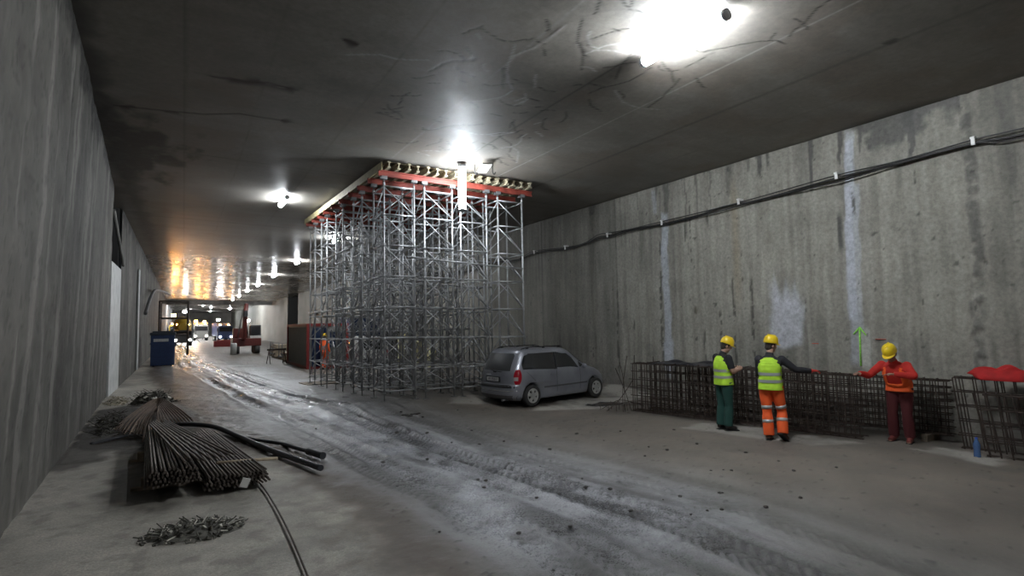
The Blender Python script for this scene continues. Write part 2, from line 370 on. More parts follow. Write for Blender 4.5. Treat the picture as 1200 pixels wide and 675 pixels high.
# left wall: first panel leans very slightly; opening with white board; then the wall goes on
def left_x(y, z):
    return (-1.55-.0335*(y-7.5))+z/6.5*(.27-.014*(y-7.5))
def wall_left_fn(y, z):
    st = fbm(y*2.6, z*.3, 1, 5, 70); n1 = fbm(y, z, .6, 5, 71); n2 = fbm(y, z, 3, 5, 72); n3 = fbm(y, z, 9, 3, 73); s2 = fbm(y*1.6, z*.12, 1, 4, 75)
    C = np.array([.168, .160, .143])*(.60+.28*st+.75*(n1-.5)+.45*(n2-.5)+.22*(n3-.5))[:, None]
    dk = sstep(.50, .68, s2)*.3; C = C*(1-dk[:, None])
    pl = sstep(.60, .68, st)*.35; C = C*(1-pl[:, None])+pl[:, None]*np.array([.34, .33, .3])
    for yj in (9.9, 15.4): 
        m = np.exp(-((y-yj-(n2-.5)*.05)/.03)**2)*.7; C = C*(1-m[:, None]*.8)
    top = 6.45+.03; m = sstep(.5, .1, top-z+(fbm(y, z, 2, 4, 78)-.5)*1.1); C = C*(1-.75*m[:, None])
    R = .8+0*y; D = (n2-.5)*.03+(n1-.5)*.05
    sc = sstep(.66, .7, n3); C = C*(1-.3*sc[:, None])
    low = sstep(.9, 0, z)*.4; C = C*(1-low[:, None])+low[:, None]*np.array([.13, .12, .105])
    return C, R, D
def wl(Y_, Z_):
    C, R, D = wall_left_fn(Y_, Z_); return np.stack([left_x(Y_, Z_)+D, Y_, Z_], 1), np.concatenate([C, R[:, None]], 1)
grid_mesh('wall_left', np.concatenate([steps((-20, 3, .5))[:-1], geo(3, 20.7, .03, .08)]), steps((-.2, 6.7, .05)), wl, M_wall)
def wl2(Y_, Z_):
    C, R, D = wall_left_fn(Y_, Z_); st = fbm(Y_*.9, Z_*.1, 1, 3, 79); C = C*(.7+.6*st)[:, None]
    return np.stack([-1.98-.004*(Y_-24)+D*.5, Y_, Z_], 1), np.concatenate([C, R[:, None]], 1)
grid_mesh('wall_left', np.concatenate([geo(24.2, 60, .15, .8), steps((62, 240, 3.))]), steps((-.2, 6.7, .12)), wl2, M_wall)
bm = BM(); box(bm, (-3.25, 20.8, 3), (2.3, .2, 7.2)); box(bm, (-3.05, 24.25, 3), (1.96, .3, 7.2)); box(bm, (-4.2, 22.5, 3), (.2, 3.7, 7.2)); strut('wall_side_recess', bm, M_black)
M_white = mat('white_insulation_board', (.60, .61, .60), .6, var=.12, vscale=3, bumpv=.1)
bm = BM(); box(bm, (-1.98, 22.45, 2.1), (.06, 3.0, 4.3), bev=.01)
o = obj('insulation_board', bm, M_white); tag(o, 'tall white board closing the lower part of the opening in the left wall', 'board')
bm = BM(); rod(bm, (-1.96, 21.2, 5.9), (-1.90, 24.0, 4.4), .05)
tag(obj('hanging_strut', bm, M_conc), 'slanting dark strut across the dark gap above the white wall board', 'strut')
bm = BM(); box(bm, (-1.96, 33.2, 2.6), (.05, .7, 5), bev=.01); tag(obj('insulation_board', bm, M_white), 'narrow pale strip of board on the left wall near the blue bin', 'board')

def ceil_fn(X, Y):
    n1 = fbm(X, Y, .45, 5, 90); n2 = fbm(X, Y, 2, 5, 91); n3 = fbm(X, Y, 8, 4, 92); st = fbm(X*.5, Y*3, 1, 4, 94)
    C = np.array([.27, .252, .225])*(.62+.5*n1+.3*(n2-.5)+.22*(st-.5))[:, None]
    R = np.interp(Y, [15, 40], [.60, .26])+.15*(n2-.5)+.1*(n1-.5); D = (n2-.5)*.006*np.interp(Y, [20, 40], [1, .25])
    rust = sstep(.5, .7, fbm(X, Y, .8, 4, 96))*.35; C = C*(1-rust[:, None])+rust[:, None]*np.array([.17, .13, .10])
    def put(m, col, k=1., dz=0):
        nonlocal C, D
        m = np.clip(m*k, 0, 1); C = C*(1-m[:, None])+m[:, None]*np.array(col); D = D+m*dz
    # formwork joints along the tunnel
    for xs, w, col in ((-.05, .014, (.11, .1, .09)), (1.15, .010, (.13, .12, .1)), (2.9, .012, (.13, .12, .1)), (4.5, .014, (.3, .29, .27)), (6.1, .02, (.08, .08, .07)), (7.64, .013, (.40, .39, .36)), (9.2, .01, (.13, .12, .11)), (10.7, .012, (.13, .12, .11))):
        put(np.exp(-((X-xs-(n2-.5)*.03)/w/1.3)**2), col, .75)
    for ys in (1.0, 15.5, 25, 34, 43, 52, 61, 70): put(np.exp(-((Y-ys-(n2-.5)*.04)/.03)**2), (.09, .085, .075), .6)
    # two rusty wet cracks across the slab
    for pts in ([(.35, 10.52), (.9, 10.42), (1.2, 10.28), (1.7, 10.34)], [(-1.25, 12.9), (-.4, 12.7), (.3, 12.5), (.9, 12.1), (1.75, 12.05)], [(2.0, 8.1), (2.2, 8.15)]):
        d = seg_dist(X, Y, pts); w = .034+.12*sstep(.55, .75, fbm(X, Y, 3.5, 2, 99)); put(np.exp(-(d/w)**2), (.03, .018, .014), 1.)
    # dark ragged area by the left wall, darker strips along both walls
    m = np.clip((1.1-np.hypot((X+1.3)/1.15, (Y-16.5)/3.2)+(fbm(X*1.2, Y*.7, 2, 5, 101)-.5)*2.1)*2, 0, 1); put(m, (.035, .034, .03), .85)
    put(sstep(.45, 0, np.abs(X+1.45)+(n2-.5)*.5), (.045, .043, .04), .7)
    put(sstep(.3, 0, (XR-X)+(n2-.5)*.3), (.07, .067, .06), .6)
    # scribbles and wrinkles left by the formwork foil
    rs = random.Random(5)
    for i in range(150):
        cx = rs.uniform(3.2, 7.6); cy = rs.uniform(3.6, 12.6); 
        if cx > 6.9 and cy > 6.5: continue
        a = rs.uniform(-.9, .9)+(PI/2 if rs.random() < .3 else 0); L = rs.uniform(.15, .7) if i % 5 else rs.uniform(.8, 1.5); pts = []; x, y = cx, cy
        for k in range(6):
            pts.append((x, y)); a += rs.uniform(-.55, .55); x += L/5*math.cos(a); y += L/5*math.sin(a)*1.2
        sel = (np.abs(X-cx) < L+.2) & (np.abs(Y-cy) < L+.2)
        if not sel.any(): continue
        m = np.zeros_like(X); m[sel] = np.exp(-(seg_dist(X[sel], Y[sel], pts)/.016)**2)
        if rs.random() < .72: put(m, (.03, .027, .024), .95, .004)
        else: put(m, (.45, .44, .42), .75, -.006)
    put(sstep(.03, .012, np.abs(np.hypot((X-9.15)*1.2, (Y-3.9)*.6)-.05)), (.06, .055, .05), .8)
    Z = 6.45-K*X+D
    return np.stack([X, Y, Z], 1), np.concatenate([C, np.clip(R, .2, .9)[:, None]], 1)
cxs = np.concatenate([steps((-3.2, -1.6, .2))[:-1], steps((-1.6, 8, .035))[:-1], steps((8, 12.8, .08))])
cys = np.concatenate([steps((-20, 2, 1.))[:-1], geo(2, 14, .028, .06)[:-1], geo(14, 30, .06, .2)[:-1], geo(30, 97, .25, 3)])
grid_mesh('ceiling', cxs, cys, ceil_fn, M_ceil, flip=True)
bm = BM(); box(bm, (5, 97.4, 6.25), (16, .8, 1.1)); strut('ceiling_drop_beam', bm, M_conc)
grid_mesh('ceiling', steps((-3.2, 12.8, .5)), steps((97.8, 240, 3.)), lambda X, Y: (lambda a: (a[0]+np.array([0, 0, .25]), a[1]))(ceil_fn(X, Y)), M_ceil, flip=True)
bm = BM(); box(bm, (5, -20.1, 3), (17, .2, 8)); strut('wall_rear', bm, M_conc)
bm = BM(); box(bm, (5, 185.1, 3), (17, .2, 8)); strut('wall_far', bm, mat('far_pale_concrete', (.45, .43, .4), .8, var=.2, vscale=.4))

# ================================================================== LIGHTS
M_tube = mat('glowing_tube', (.9, .9, .9), .4, emit=(.90, .95, 1.0), es=LAMP)
M_tube2 = mat('glowing_hanging_tube', (.9, .9, .9), .4, emit=(.86, .93, 1.0), es=LAMP*.42)
M_tube3 = mat('glowing_weak_tube', (.9, .9, .9), .4, emit=(.90, .95, 1.0), es=LAMP*.5)
M_house = mat('lamp_housing_grey', (.35, .36, .38), .5, metal=.3)
def lamp(x, y, label, vertical=False, weak=False, ln=1.35, group='tube lamps under the tunnel roof'):
    z = cz(x)+(.25 if y > 98 else 0); t = empty('ceiling_lamp', (x, y, z), 0, label, 'lamp', group); t['kind'] = 'thing'
    if vertical:
        bm = BM(); rod(bm, (0, 0, -.1-ln), (0, 0, -.1), .095, 16); obj('diffuser', bm, M_tube2, t, False)
        for za, zb in ((-.12, -.05), (-.14-ln, -.09-ln)): bm = BM(); rod(bm, (0, 0, za), (0, 0, zb), .10, 12); obj('end_cap', bm, M_house, t)
        bm = BM(); rod(bm, (0, 0, -.06), (0, 0, .0), .008, 6); obj('suspension_wire', bm, M_house, t)
    else:
        bm = BM(); rod(bm, (0, -ln/2, -.125), (0, ln/2, -.125), .075, 14); obj('diffuser', bm, M_tube3 if weak else M_tube, t, False)
        if y < 40:
            for s in (-1, 1):
                bm = BM(); rod(bm, (0, s*(ln/2-.01), -.125), (0, s*(ln/2+.05), -.125), .082, 12); obj('end_cap', bm, M_house, t)
                bm = BM(); box(bm, (0, s*ln*.36, -.025), (.03, .03, .056)); obj('bracket', bm, M_house, t)
    return t
lamp(6.2, -14.2, 'tube lamp under the roof slab farthest behind the viewer', weak=True)
lamp(6.2, -4.6, 'tube lamp under the roof slab behind the viewer', weak=True)
lamp(6.2, 5.35, 'large glaring tube lamp in the roof nearest the viewer, upper middle', ln=1.5)
lamp(6.2, 12.75, 'white tube lamp hanging upright in front of the scaffold', True, ln=1.15)
lamp(2.79, 19.3, 'single tube lamp off the main row, left of the scaffold top', weak=True)
for i, y in enumerate((26.5, 36.8, 47.5, 58.5, 69, 80, 91)):
    lamp(6.2, y, ('tube lamp seen through the scaffold posts' if i == 0 else '%s tube lamp of the row beyond the scaffold' % ('first', 'second', 'third', 'fourth', 'fifth', 'last')[i-1]))
for i, (x, y) in enumerate(((-.4, 101), (.6, 106), (1.8, 113), (3.2, 122), (5, 134), (1, 150), (6, 165), (9, 140), (8, 112))):
    lamp(x, y, 'distant lamp of the pale light string past the drop beam', ln=4.2, group='lamps of the far light string')
# ================================================================== SCAFFOLD
M_galv = mat('galvanised_tube', (.40, .405, .41), .45, metal=.35, var=.2, vscale=5)
M_galvd = mat('dusty_galvanised_tube', (.18, .18, .18), .55, metal=.3, var=.2, vscale=5)
M_red = mat('red_painted_steel', (.24, .045, .03), .55, var=.3, vscale=4, bumpv=.1)
M_wood = mat('yellow_formwork_timber', (.30, .265, .18), .65, var=.25, vscale=3)
M_ply = mat('formwork_plywood', (.14, .10, .06), .6, var=.25, vscale=2)
LV = .845; TOPZ = 5.93
def make_tower(w, d, zb):
    """w across (x), d along (y); origin at ground, zb = ground height -> leg length up to TOPZ - K x"""
    t = empty('shoring_tower', (0, 0, 0))
    leg = None; hgt = TOWER_H
    def part(name, fn, m):
        bm = BM(); fn(bm); return obj(name, bm, m, t)
    for (x, y) in ((0, 0), (w, 0), (0, d), (w, d)):
        def fl(bm):
            rod(bm, (x, y, .22), (x, y, hgt), .027, 8)
            for i in range(1, 8): rod(bm, (x, y, i*LV-.05), (x, y, i*LV+.03), .034, 8)
        part('leg', fl, M_galv)
        def fj(bm):
            box(bm, (x, y, .012), (.15, .15, .02)); rod(bm, (x, y, .02), (x, y, .26), .016, 6); rod(bm, (x, y, .19), (x, y, .22), .04, 6); rod(bm, (x-.08, y, .2), (x+.08, y, .2), .008, 5)
        part('jack_base', fj, M_galvd)
        def fh(bm):
            rod(bm, (x, y, hgt-.02), (x, y, hgt+.12), .016, 6); box(bm, (x, y, hgt+.13), (.16, .12, .012)); box(bm, (x, y-.06, hgt+.17), (.16, .008, .09)); box(bm, (x, y+.06, hgt+.17), (.16, .008, .09))
        part('fork_head', fh, M_galvd)
    for i in range(8):
        z = (i*LV+.27) if i == 0 else min(i*LV, hgt-.03) if i < 7 else hgt-.05
        for a, b in (((0, 0), (w, 0)), ((0, d), (w, d)), ((0, 0), (0, d)), ((w, 0), (w, d))):
            part('rail', lambda bm: rod(bm, (*a, z), (*b, z),   .023 if a[1] == b[1] else .02, 6), M_galv)
            if i < 7 and a[1] != b[1]: pass
    for i in range(7):
        z0 = i*LV+(.3 if i == 0 else .04); z1 = min((i+1)*LV-.04, hgt-.08)
        for a, b, f in (((0, 0), (w, 0), 0), ((0, d), (w, d), 1), ((0, 0), (0, d), 0), ((w, 0), (w, d), 1)):
            if a[1] != b[1]: f = (f+i) % 2 if False else f
            za, zb_ = (z1, z0) if f == 0 else (z0, z1)
            part('brace', lambda bm: rod(bm, (*a, za), (*b, zb_), .0165, 6), M_galv)
    return t
XF = ((4.40, .80), (5.50, .82), (6.56, .82), (7.74, .82)); YF = (13.68, 15.52, 17.46, 19.40, 21.14)
TOWER_H = 5.90
proto_tower = None; n = 0
rowname = ['front row', 'second row', 'middle row', 'fourth row', 'rear row']; colname = ['left corner', 'second from the left', 'third from the left', 'right end by the grey car']
for j, y in enumerate(YF):
    for i, (x, w) in enumerate(XF):
        if proto_tower is None: proto_tower = make_tower(.82, .9, 0); t = proto_tower
        else: t = copy_tree(proto_tower)
        x2 = x-.030*(y-13.68); yy = y-.03*i
        g = gz(x2+.4, yy+.4)+.005; top = 5.98-K*(x2+.4)
        g += .05*(j == 4 and i == 0); t.location = (x2, yy, g); s = (top-g)/(TOWER_H+.13); t.scale = (1, 1, s)
        tag(t, 'galvanised shoring tower of the big scaffold, %s, %s' % (rowname[j], colname[i]), 'scaffold', 'shoring towers of the big scaffold')
# stabilising tubes across the front and the sides
def tube_thing(a, b, lab, r=.024):
    bm = BM(); rod(bm, a, b, r, 8); for_ = 1
    for k in (.15, .5, .85):
        p = Vector(a).lerp(Vector(b), k); box(bm, p, (.07, .07, .07))
    tag(obj('scaffold_rail', bm, M_galv), lab, 'tube', 'loose tubes coupled to the scaffold')
tube_thing((5.05, 13.60, 3.86), (8.45, 13.42, 3.66), 'long level tube crossing the scaffold front at mid height')
tube_thing((4.25, 15.0, 4.40), (4.07, 20.6, 4.40), 'level tube along the left side of the scaffold')
tube_thing((4.27, 15.0, 2.6), (4.05, 21.6, 2.6), 'lower level tube along the left side of the scaffold')
tube_thing((4.3, 16.95, 3.5), (8.5, 16.95, 3.5), 'level tube between the second and middle scaffold rows, upper')
tube_thing((4.3, 16.95, 1.9), (8.5, 16.95, 1.9), 'level tube between the second and middle scaffold rows, lower')
tube_thing((4.3, 18.83, 2.7), (8.2, 18.83, 2.7), 'level tube behind the middle scaffold row, upper')
tube_thing((4.3, 20.68, 3.5), (8.2, 20.6, 1.9), 'sloping tube behind the fourth scaffold row')
# red beams across
def h_beam(bm, a, b, hh, fw_, tw=.012, tf=.02):
    a = Vector(a); b = Vector(b); d = (b-a); L = d.length; q = d.to_track_quat('X', 'Z').to_matrix(); c = (a+b)/2
    box(bm, c, (L, tw, hh), q); box(bm, c+Vector((0, 0, hh/2-tf/2)), (L, fw_, tf), q); box(bm, c-Vector((0, 0, hh/2-tf/2)), (L, fw_, tf), q)
for j, y in enumerate(YF):
    for s in (0, .9):
        x0 = 4.40-.03*(y+s-13.68)-.14; yy = y+s
        bm = BM(); a = (x0, yy, 6.125-K*x0); x1 = x0+4.65; b = (x1, yy-.10, 6.125-K*x1); h_beam(bm, a, b, .15, .09, .02, .03)
        tag(obj('steel_beam', bm, M_red), 'red steel beam across the scaffold heads, %s, %s legs' % (rowname[j], 'near' if s == 0 else 'far'), 'beam', 'red beams on the scaffold')
# timber joists along, on the beams
for i in range(17):
    f = i/16; x0 = 4.44+f*4.22; ya, yb = 13.40-.10*f, 22.35
    bm = BM(); z0 = 6.29-K*x0; xa, xb = x0, x0-.27
    h_beam(bm, (xa, ya-random.uniform(0, .12), z0+.0), (xb, yb, 6.29-K*xb), .175, .085, .03, .04)
    lab = 'yellow timber joist under the roof, outermost on the left edge of the scaffold' if i == 0 else ('yellow timber joist under the roof, right end above the grey car' if i == 16 else 'yellow timber joist under the roof resting on the red scaffold beams')
    tag(obj('timber_joist', bm, M_wood), lab, 'joist', 'timber joists on the scaffold')
bm = BM()
vs = [bm.verts.new(p) for p in ((4.36, 13.52, 6.385-K*4.36), (8.76, 13.4, 6.385-K*8.76), (8.5, 22.3, 6.385-K*8.5), (4.08, 22.3, 6.385-K*4.08))]
f = bm.faces.new(vs); r = bmesh.ops.extrude_face_region(bm, geom=[f]); bmesh.ops.translate(bm, verts=[v for v in r['geom'] if isinstance(v, bmesh.types.BMVert)], vec=(0, 0, .03))
tag(obj('formwork_panel', bm, M_ply), 'plywood formwork deck lying on the timber joists of the scaffold', 'panel')
bm = BM(); q = Vector((-.26, 8.7, 0)).to_track_quat('Y', 'Z').to_matrix(); box(bm, (4.16, 17.95, 6.27-K*4.1), (.035, 8.9, .20), q)
tag(obj('edge_board', bm, mat('pale_edge_board', (.46, .40, .22), .55, var=.15)), 'long pale yellow board edging the left side of the scaffold deck', 'board')
M_pale = mat('pale_bare_board', (.68, .67, .62), .6, var=.15, vscale=3)
bm = BM(); box(bm, (6.80, 12.62, 6.36-K*6.7), (.26, 1.05, .04), Euler((.06, 0, -.35)).to_matrix(), bev=.006); 
tag(obj('loose_board', bm, M_pale), 'pale board sticking out of the scaffold deck beside the hanging lamp', 'board')
for k, (x, y) in enumerate(((6.55, 12.7), (6.95, 12.45))):
    bm = BM(); p = spline([(x, y, cz(x)), (x, y, cz(x)-.2), (x+.05, y, cz(x)-.27), (x+.1, y, cz(x)-.2)], 5); loft(bm, p, [.012]*len(p), 6)
    tag(obj('ceiling_hook', bm, M_black), 'dark hook hanging from the roof above the pale board, %s' % ('nearer the hanging lamp' if k == 0 else 'on its free side'), 'hook')
bm = BM(); box(bm, (4.55, 21.75, gz(4.5, 21.7)+.02), (1.35, 1.2, .04), Euler((0, 0, .1)).to_matrix())
for dx in (-.5, 0, .5): box(bm, (4.55+dx, 21.75, gz(4.5, 21.7)-.02), (.1, 1.15, .06))
# (base board under the rear left tower)
o = obj('timber_base_board', bm, mat('dirty_timber', (.2, .16, .12), .8, var=.3)); tag(o, 'dirty timber board on the ground under the far left scaffold corner', 'board')
o.location.z = .015

# ================================================================== CAR
M_paint = mat('grey_car_paint', (.31, .32, .36), .34, metal=.5, coat=.3, var=.10, vscale=2)
M_dust = mat('dusty_grey_plastic', (.10, .10, .105), .6)
M_glass = mat('dark_tinted_glass', (.018, .020, .023), .10, spec=.8)
M_glassr = mat('dusty_rear_glass', (.045, .047, .05), .4, spec=.45)
M_tyre = mat('tyre_rubber', (.035, .034, .033), .85, var=.2)
M_alloy = mat('dusty_alloy', (.62, .62, .60), .4, metal=.6)
M_blackp = mat('black_plastic', (.02, .02, .022), .5)
M_redl = mat('red_lamp_lens', (.38, .008, .02), .18, coat=.6)
M_clear = mat('clear_lamp_lens', (.42, .34, .34), .2, coat=.6)
M_plate = mat('number_plate_white', (.72, .73, .72), .4)
M_chrome = mat('chrome', (.75, .75, .76), .2, metal=.9)
ZT = [.20, .24, .30, .40, .52, .62, .66, .76, .88, .98, 1.06, 1.16, 1.26, 1.36, 1.44, 1.50, 1.545, 1.58, 1.605, 1.622, 1.632]
YR = [-.60, -.70, -.76, -.785, -.785, -.775, -.735, -.73, -.72, -.70, -.675, -.63, -.575, -.515, -.465, -.425, -.39, -.35, -.28, -.10, .4]
YFr = [3.38, 3.46, 3.51, 3.535, 3.53, 3.50, 3.48, 3.38, 3.13, 2.78, 2.60, 2.43, 2.27, 2.10, 1.96, 1.84, 1.72, 1.58, 1.40, 1.15, .9]
WW = [.78, .82, .85, .865, .871, .871, .871, .868, .862, .852, .838, .815, .79, .765, .748, .732, .715, .695, .655, .56, .34]
def car_par(z):
    return np.interp(z, ZT, YR), np.interp(z, ZT, YFr), np.interp(z, ZT, WW)
NEX = 3.3; MR = 9.0
def car_x(y, z):
    r, f, w = car_par(z); c = 1.0
    t = (y-c)/(f-c) if y > c else (c-y)/(c-r); m = 3.2 if y > c else MR
    t = min(max(t, 0), 1); return w*(1-t**m)**(1/NEX)
def car_yr(x, z):
    r, f, w = car_par(z); u = min(abs(x)/w, .999); t = (1-u**NEX)**(1/MR); return 1.0-(1.0-r)*t
def make_car():
    t = empty('car', (0, 0, 0)); NA = 72
    bm = BM(); rings = []
    zs = []
    for a, b in zip(ZT[:-1], ZT[1:]):
        k = 3 if b-a > .05 else 2
        zs += [a+(b-a)*i/k for i in range(k)]
    zs.append(ZT[-1])
    for z in zs:
        r, f, w = car_par(z); ring = []
        for k in range(NA):
            th = 2*PI*k/NA; c, s = math.cos(th), math.sin(th)
            m = 3.2 if c > 0 else MR; yy = (f-1.0) if c > 0 else (1.0-r)
            ty = abs(c)**(2/m) if True else 0; tx = (1-ty**m)**(1/NEX) if ty < 1 else 0
            ring.append(bm.verts.new((math.copysign(w*tx, s), 1.0+math.copysign(yy*ty, c), z)))
        rings.append(ring)
    for A, B in zip(rings[:-1], rings[1:]):
        for k in range(NA):
            f = bm.faces.new((A[k], A[(k+1) % NA], B[(k+1) % NA], B[k])); f.smooth = True
    bm.faces.new(rings[0][::-1]); bm.faces.new(rings[-1])
    bmesh.ops.remove_doubles(bm, verts=bm.verts[:], dist=.0005)
    body = obj('body', bm, M_paint, None)
    cm = BM()
    for y in (0, 2.694):
        for s in (-1, 1): rod(cm, (s*.56, y, .315), (s*1.1, y, .315), .375, 32)
    cut = obj('cut', cm, M_blackp)
    b = body.modifiers.new('b', 'BOOLEAN'); b.operation = 'DIFFERENCE'; b.object = cut; b.solver = 'EXACT'
    dg = bpy.context.evaluated_depsgraph_get(); dg.update()
    me = bpy.data.meshes.new_from_object(body.evaluated_get(dg), depsgraph=dg); bpy.data.objects.remove(body); bpy.data.objects.remove(cut)
    me.materials.clear(); me.materials.append(M_paint); me.materials.append(M_blackp)
    for p in me.polygons:
        c = p.center
        for y in (0, 2.694):
            if math.hypot(c.y-y, c.z-.315) < .372 and .55 < abs(c.x): p.material_index = 1; p.use_smooth = False
        if abs(c.x) < .57 and c.z < .35 and p.normal.z < -.5: p.material_index = 1
    link('body', me, t)
    # side skin patches: poly in (y, z)
    def side_patch(name, poly, m, off=.004, parent=t, s=1, nn=8):
        bm = BM(); ys = [p[0] for p in poly]; zs_ = [p[1] for p in poly]
        z0, z1 = min(zs_), max(zs_)
        rows = []
        for i in range(nn+1):
            z = z0+(z1-z0)*i/nn; z_ = min(max(z, z0+1e-5), z1-1e-5); xs = []
            for (ya, za), (yb, zb) in zip(poly, poly[1:]+poly[:1]):
                if (za-z_)*(zb-z_) < 0: xs.append(ya+(yb-ya)*(z_-za)/(zb-za))
            if len(xs) < 2: continue
            a, b = min(xs), max(xs); row = []
            for k in range(nn*2+1):
                y = a+(b-a)*k/(nn*2); row.append(bm.verts.new((s*(car_x(y, z)+off), y, z)))
            rows.append(row)
        for A, B in zip(rows[:-1], rows[1:]):
            for k in range(len(A)-1): f = bm.faces.new((A[k], A[k+1], B[k+1], B[k])); f.smooth = True
        return obj(name, bm, m, parent)
    def rear_patch(name, poly, m, off=.004, nn=8, parent=t):
        bm = BM(); zs_ = [p[1] for p in poly]; z0, z1 = min(zs_), max(zs_); rows = []
        for i in range(nn+1):
            z = z0+(z1-z0)*i/nn; z_ = min(max(z, z0+1e-5), z1-1e-5); xs = []
            for (ya, za), (yb, zb) in zip(poly, poly[1:]+poly[:1]):
                if (za-z_)*(zb-z_) < 0: xs.append(ya+(yb-ya)*(z_-za)/(zb-za))
            if len(xs) < 2: continue
            a, b = min(xs), max(xs); row = []
            for k in range(17):
                x = a+(b-a)*k/16; row.append(bm.verts.new((x, car_yr(x, z)-off, z)))
            rows.append(row)
        for A, B in zip(rows[:-1], rows[1:]):
            for k in range(16): f = bm.faces.new((A[k], A[k+1], B[k+1], B[k])); f.smooth = True
        return obj(name, bm, m, parent)
    for s in (1, -1):
        o = side_patch('side_window', [(-.32, 1.02), (.92, 1.00), (.92, 1.49), (-.05, 1.49), (-.22, 1.42), (-.33, 1.2)], M_glass, s=s)
        o = side_patch('side_window', [(.99, 1.00), (1.93, .985), (1.70, 1.30), (1.42, 1.47), (.99, 1.49)], M_glass, s=s)
        side_patch('quarter_window', [(1.99, .985), (2.33, .975), (2.12, 1.10), (1.99, 1.17)], M_glass, s=s)
        for y in (.955,): side_patch('door_seam', [(y-.006, .34), (y+.006, .34), (y+.006, .99), (y-.006, .99)], M_blackp, .003, s=s)
        side_patch('door_seam', [(1.95, .34), (1.962, .34), (1.99, .99), (1.978, .99)], M_blackp, .003, s=s)
        side_patch('door_seam', [(.10, .72), (.112, .72), (-.2, .99), (-.21, .99)], M_blackp, .003, s=s)
        side_patch('window_pillar', [(.925, 1.0), (.985, 1.0), (.985, 1.49), (.925, 1.49)], M_blackp, .004, s=s)
        side_patch('rubbing_strip', [(.42, .50), (2.28, .50), (2.28, .545), (.42, .545)], M_dust, .012, s=s, nn=4)
        for y in (.78, 1.78):
            bm = BM(); box(bm, (s*(car_x(y, .86)+.018), y, .86), (.02, .17, .028), bev=.006); obj('door_handle', bm, M_paint, t)
        bm = BM(); p = [(s*(car_x(yy, 1.5)-.16+(.0 if 0 < i < 8 else 0)), yy, 1.612+.045*min(1, math.sin(PI*i/8)*3)) for i, yy in enumerate(np.linspace(-.15, 1.55, 9))]
        loft(bm, p, [.014]*9, 8); [box(bm, (p[q][0], p[q][1], p[q][2]-.02), (.03, .08, .05)) for q in (1, 4, 7)]; obj('roof_rail', bm, M_blackp, t)
        bm = BM(); ball(bm, (s*.985, 2.02, 1.03), (.09, .06, .075)); rod(bm, (s*.85, 2.04, 1.0), (s*.95, 2.04, 1.01), .025, 8); obj('door_mirror', bm, M_paint, t)
        # tail lamp wraps the corner
        bm = BM(); cols = []
        for i in range(9):
            z = .66+.40*i/8; hw = .085*math.sin(PI*(i+.8)/9.6)**.5; row = []
            for k in range(11):
                u = -1+2*k/10
                # arc param about the rear corner
                r_, f_, w_ = car_par(z); ang = 1.0+u*hw*2.3
                ty = math.cos(ang)**(2/MR) ; tx = (1-ty**MR)**(1/NEX)
                row.append(bm.verts.new((s*(w_*tx+.012), 1.0-(1.0-r_)*ty-.012, z)))
            cols.append(row)
        for A, B in zip(cols[:-1], cols[1:]):
            for k in range(10): f = bm.faces.new((A[k], A[k+1], B[k+1], B[k])); f.smooth = True
        for f in bm.faces:
            c = f.calc_center_median(); 
            if .77 < c.z < .88 and abs(c.x) < .80: f.material_index = 1
        obj('tail_lamp', bm, [M_redl, M_clear], t)
        bm = BM(); ball(bm, (s*.50, 3.12, .72), (.11, .14, .07)); obj('headlamp', bm, M_clear, t)
    rear_patch('rear_window', [(-.60, 1.03), (.60, 1.03), (.55, 1.45), (.50, 1.50), (-.50, 1.50), (-.55, 1.45)], M_glassr)
    rear_patch('tailgate_seam', [(-.64, .635), (.64, .635), (.64, .65), (-.64, .65)], M_blackp, .003, 3)
    rear_patch('bumper_strip', [(-.80, .475), (.80, .475), (.80, .50), (-.80, .50)], M_chrome, .012, 3)
    rear_patch('bumper_lip', [(-.76, .56), (.76, .56), (.76, .635), (-.76, .635)], M_blackp, .006, 3)
    rear_patch('lower_bumper', [(-.74, .24), (.74, .24), (.80, .36), (-.80, .36)], M_dust, .006, 4)
    bm = BM(); box(bm, (0, -.745, .79), (.62, .03, .16), bev=.008); pr = obj('plate_recess', bm, M_blackp, t)
    bm = BM(); box(bm, (0, -.764, .79), (.52, .012, .112), bev=.003); pl = obj('number_plate', bm, M_plate, t)
    tx = bpy.data.curves.new('plate_text', 'FONT'); tx.body = 'WI 05017'; tx.size = .105; tx.align_x = 'CENTER'; tx.align_y = 'CENTER'; tx.extrude = .001
    to = bpy.data.objects.new('plate_text', tx); COL.objects.link(to); dg = bpy.context.evaluated_depsgraph_get(); dg.update()
    tm = bpy.data.meshes.new_from_object(to.evaluated_get(dg), depsgraph=dg); bpy.data.objects.remove(to); tm.materials.clear(); tm.materials.append(M_blackp)
    tm.transform(Matrix.Translation((.01, -.772, .79)) @ Euler((PI/2, 0, 0)).to_matrix().to_4x4()); o = link('plate_lettering', tm, pl)
    bm = BM(); rod(bm, (.02, -.72, 1.02), (.34, -.715, 1.0), .013, 6); rod(bm, (-.28, -.70, 1.06), (.10, -.715, 1.0), .012, 6); box(bm, (.05, -.72, 1.0), (.09, .05, .05), bev=.01); obj('rear_wiper', bm, M_blackp, t)
    rear_patch('badge_strip', [(-.36, .905), (-.14, .905), (-.14, .93), (-.36, .93)], M_chrome, .006, 2)
    bm = BM(); rod(bm, (0, .1, 1.62), (0, -.1, 1.86), .006, 6, .003); obj('aerial', bm, M_blackp, t)
    bm = BM(); rod(bm, (.45, -.82, .22), (.45, -.55, .24), .028, 10); obj('exhaust_pipe', bm, M_dust, t)
    # windscreen: front surface
    bm = BM(); rows = []
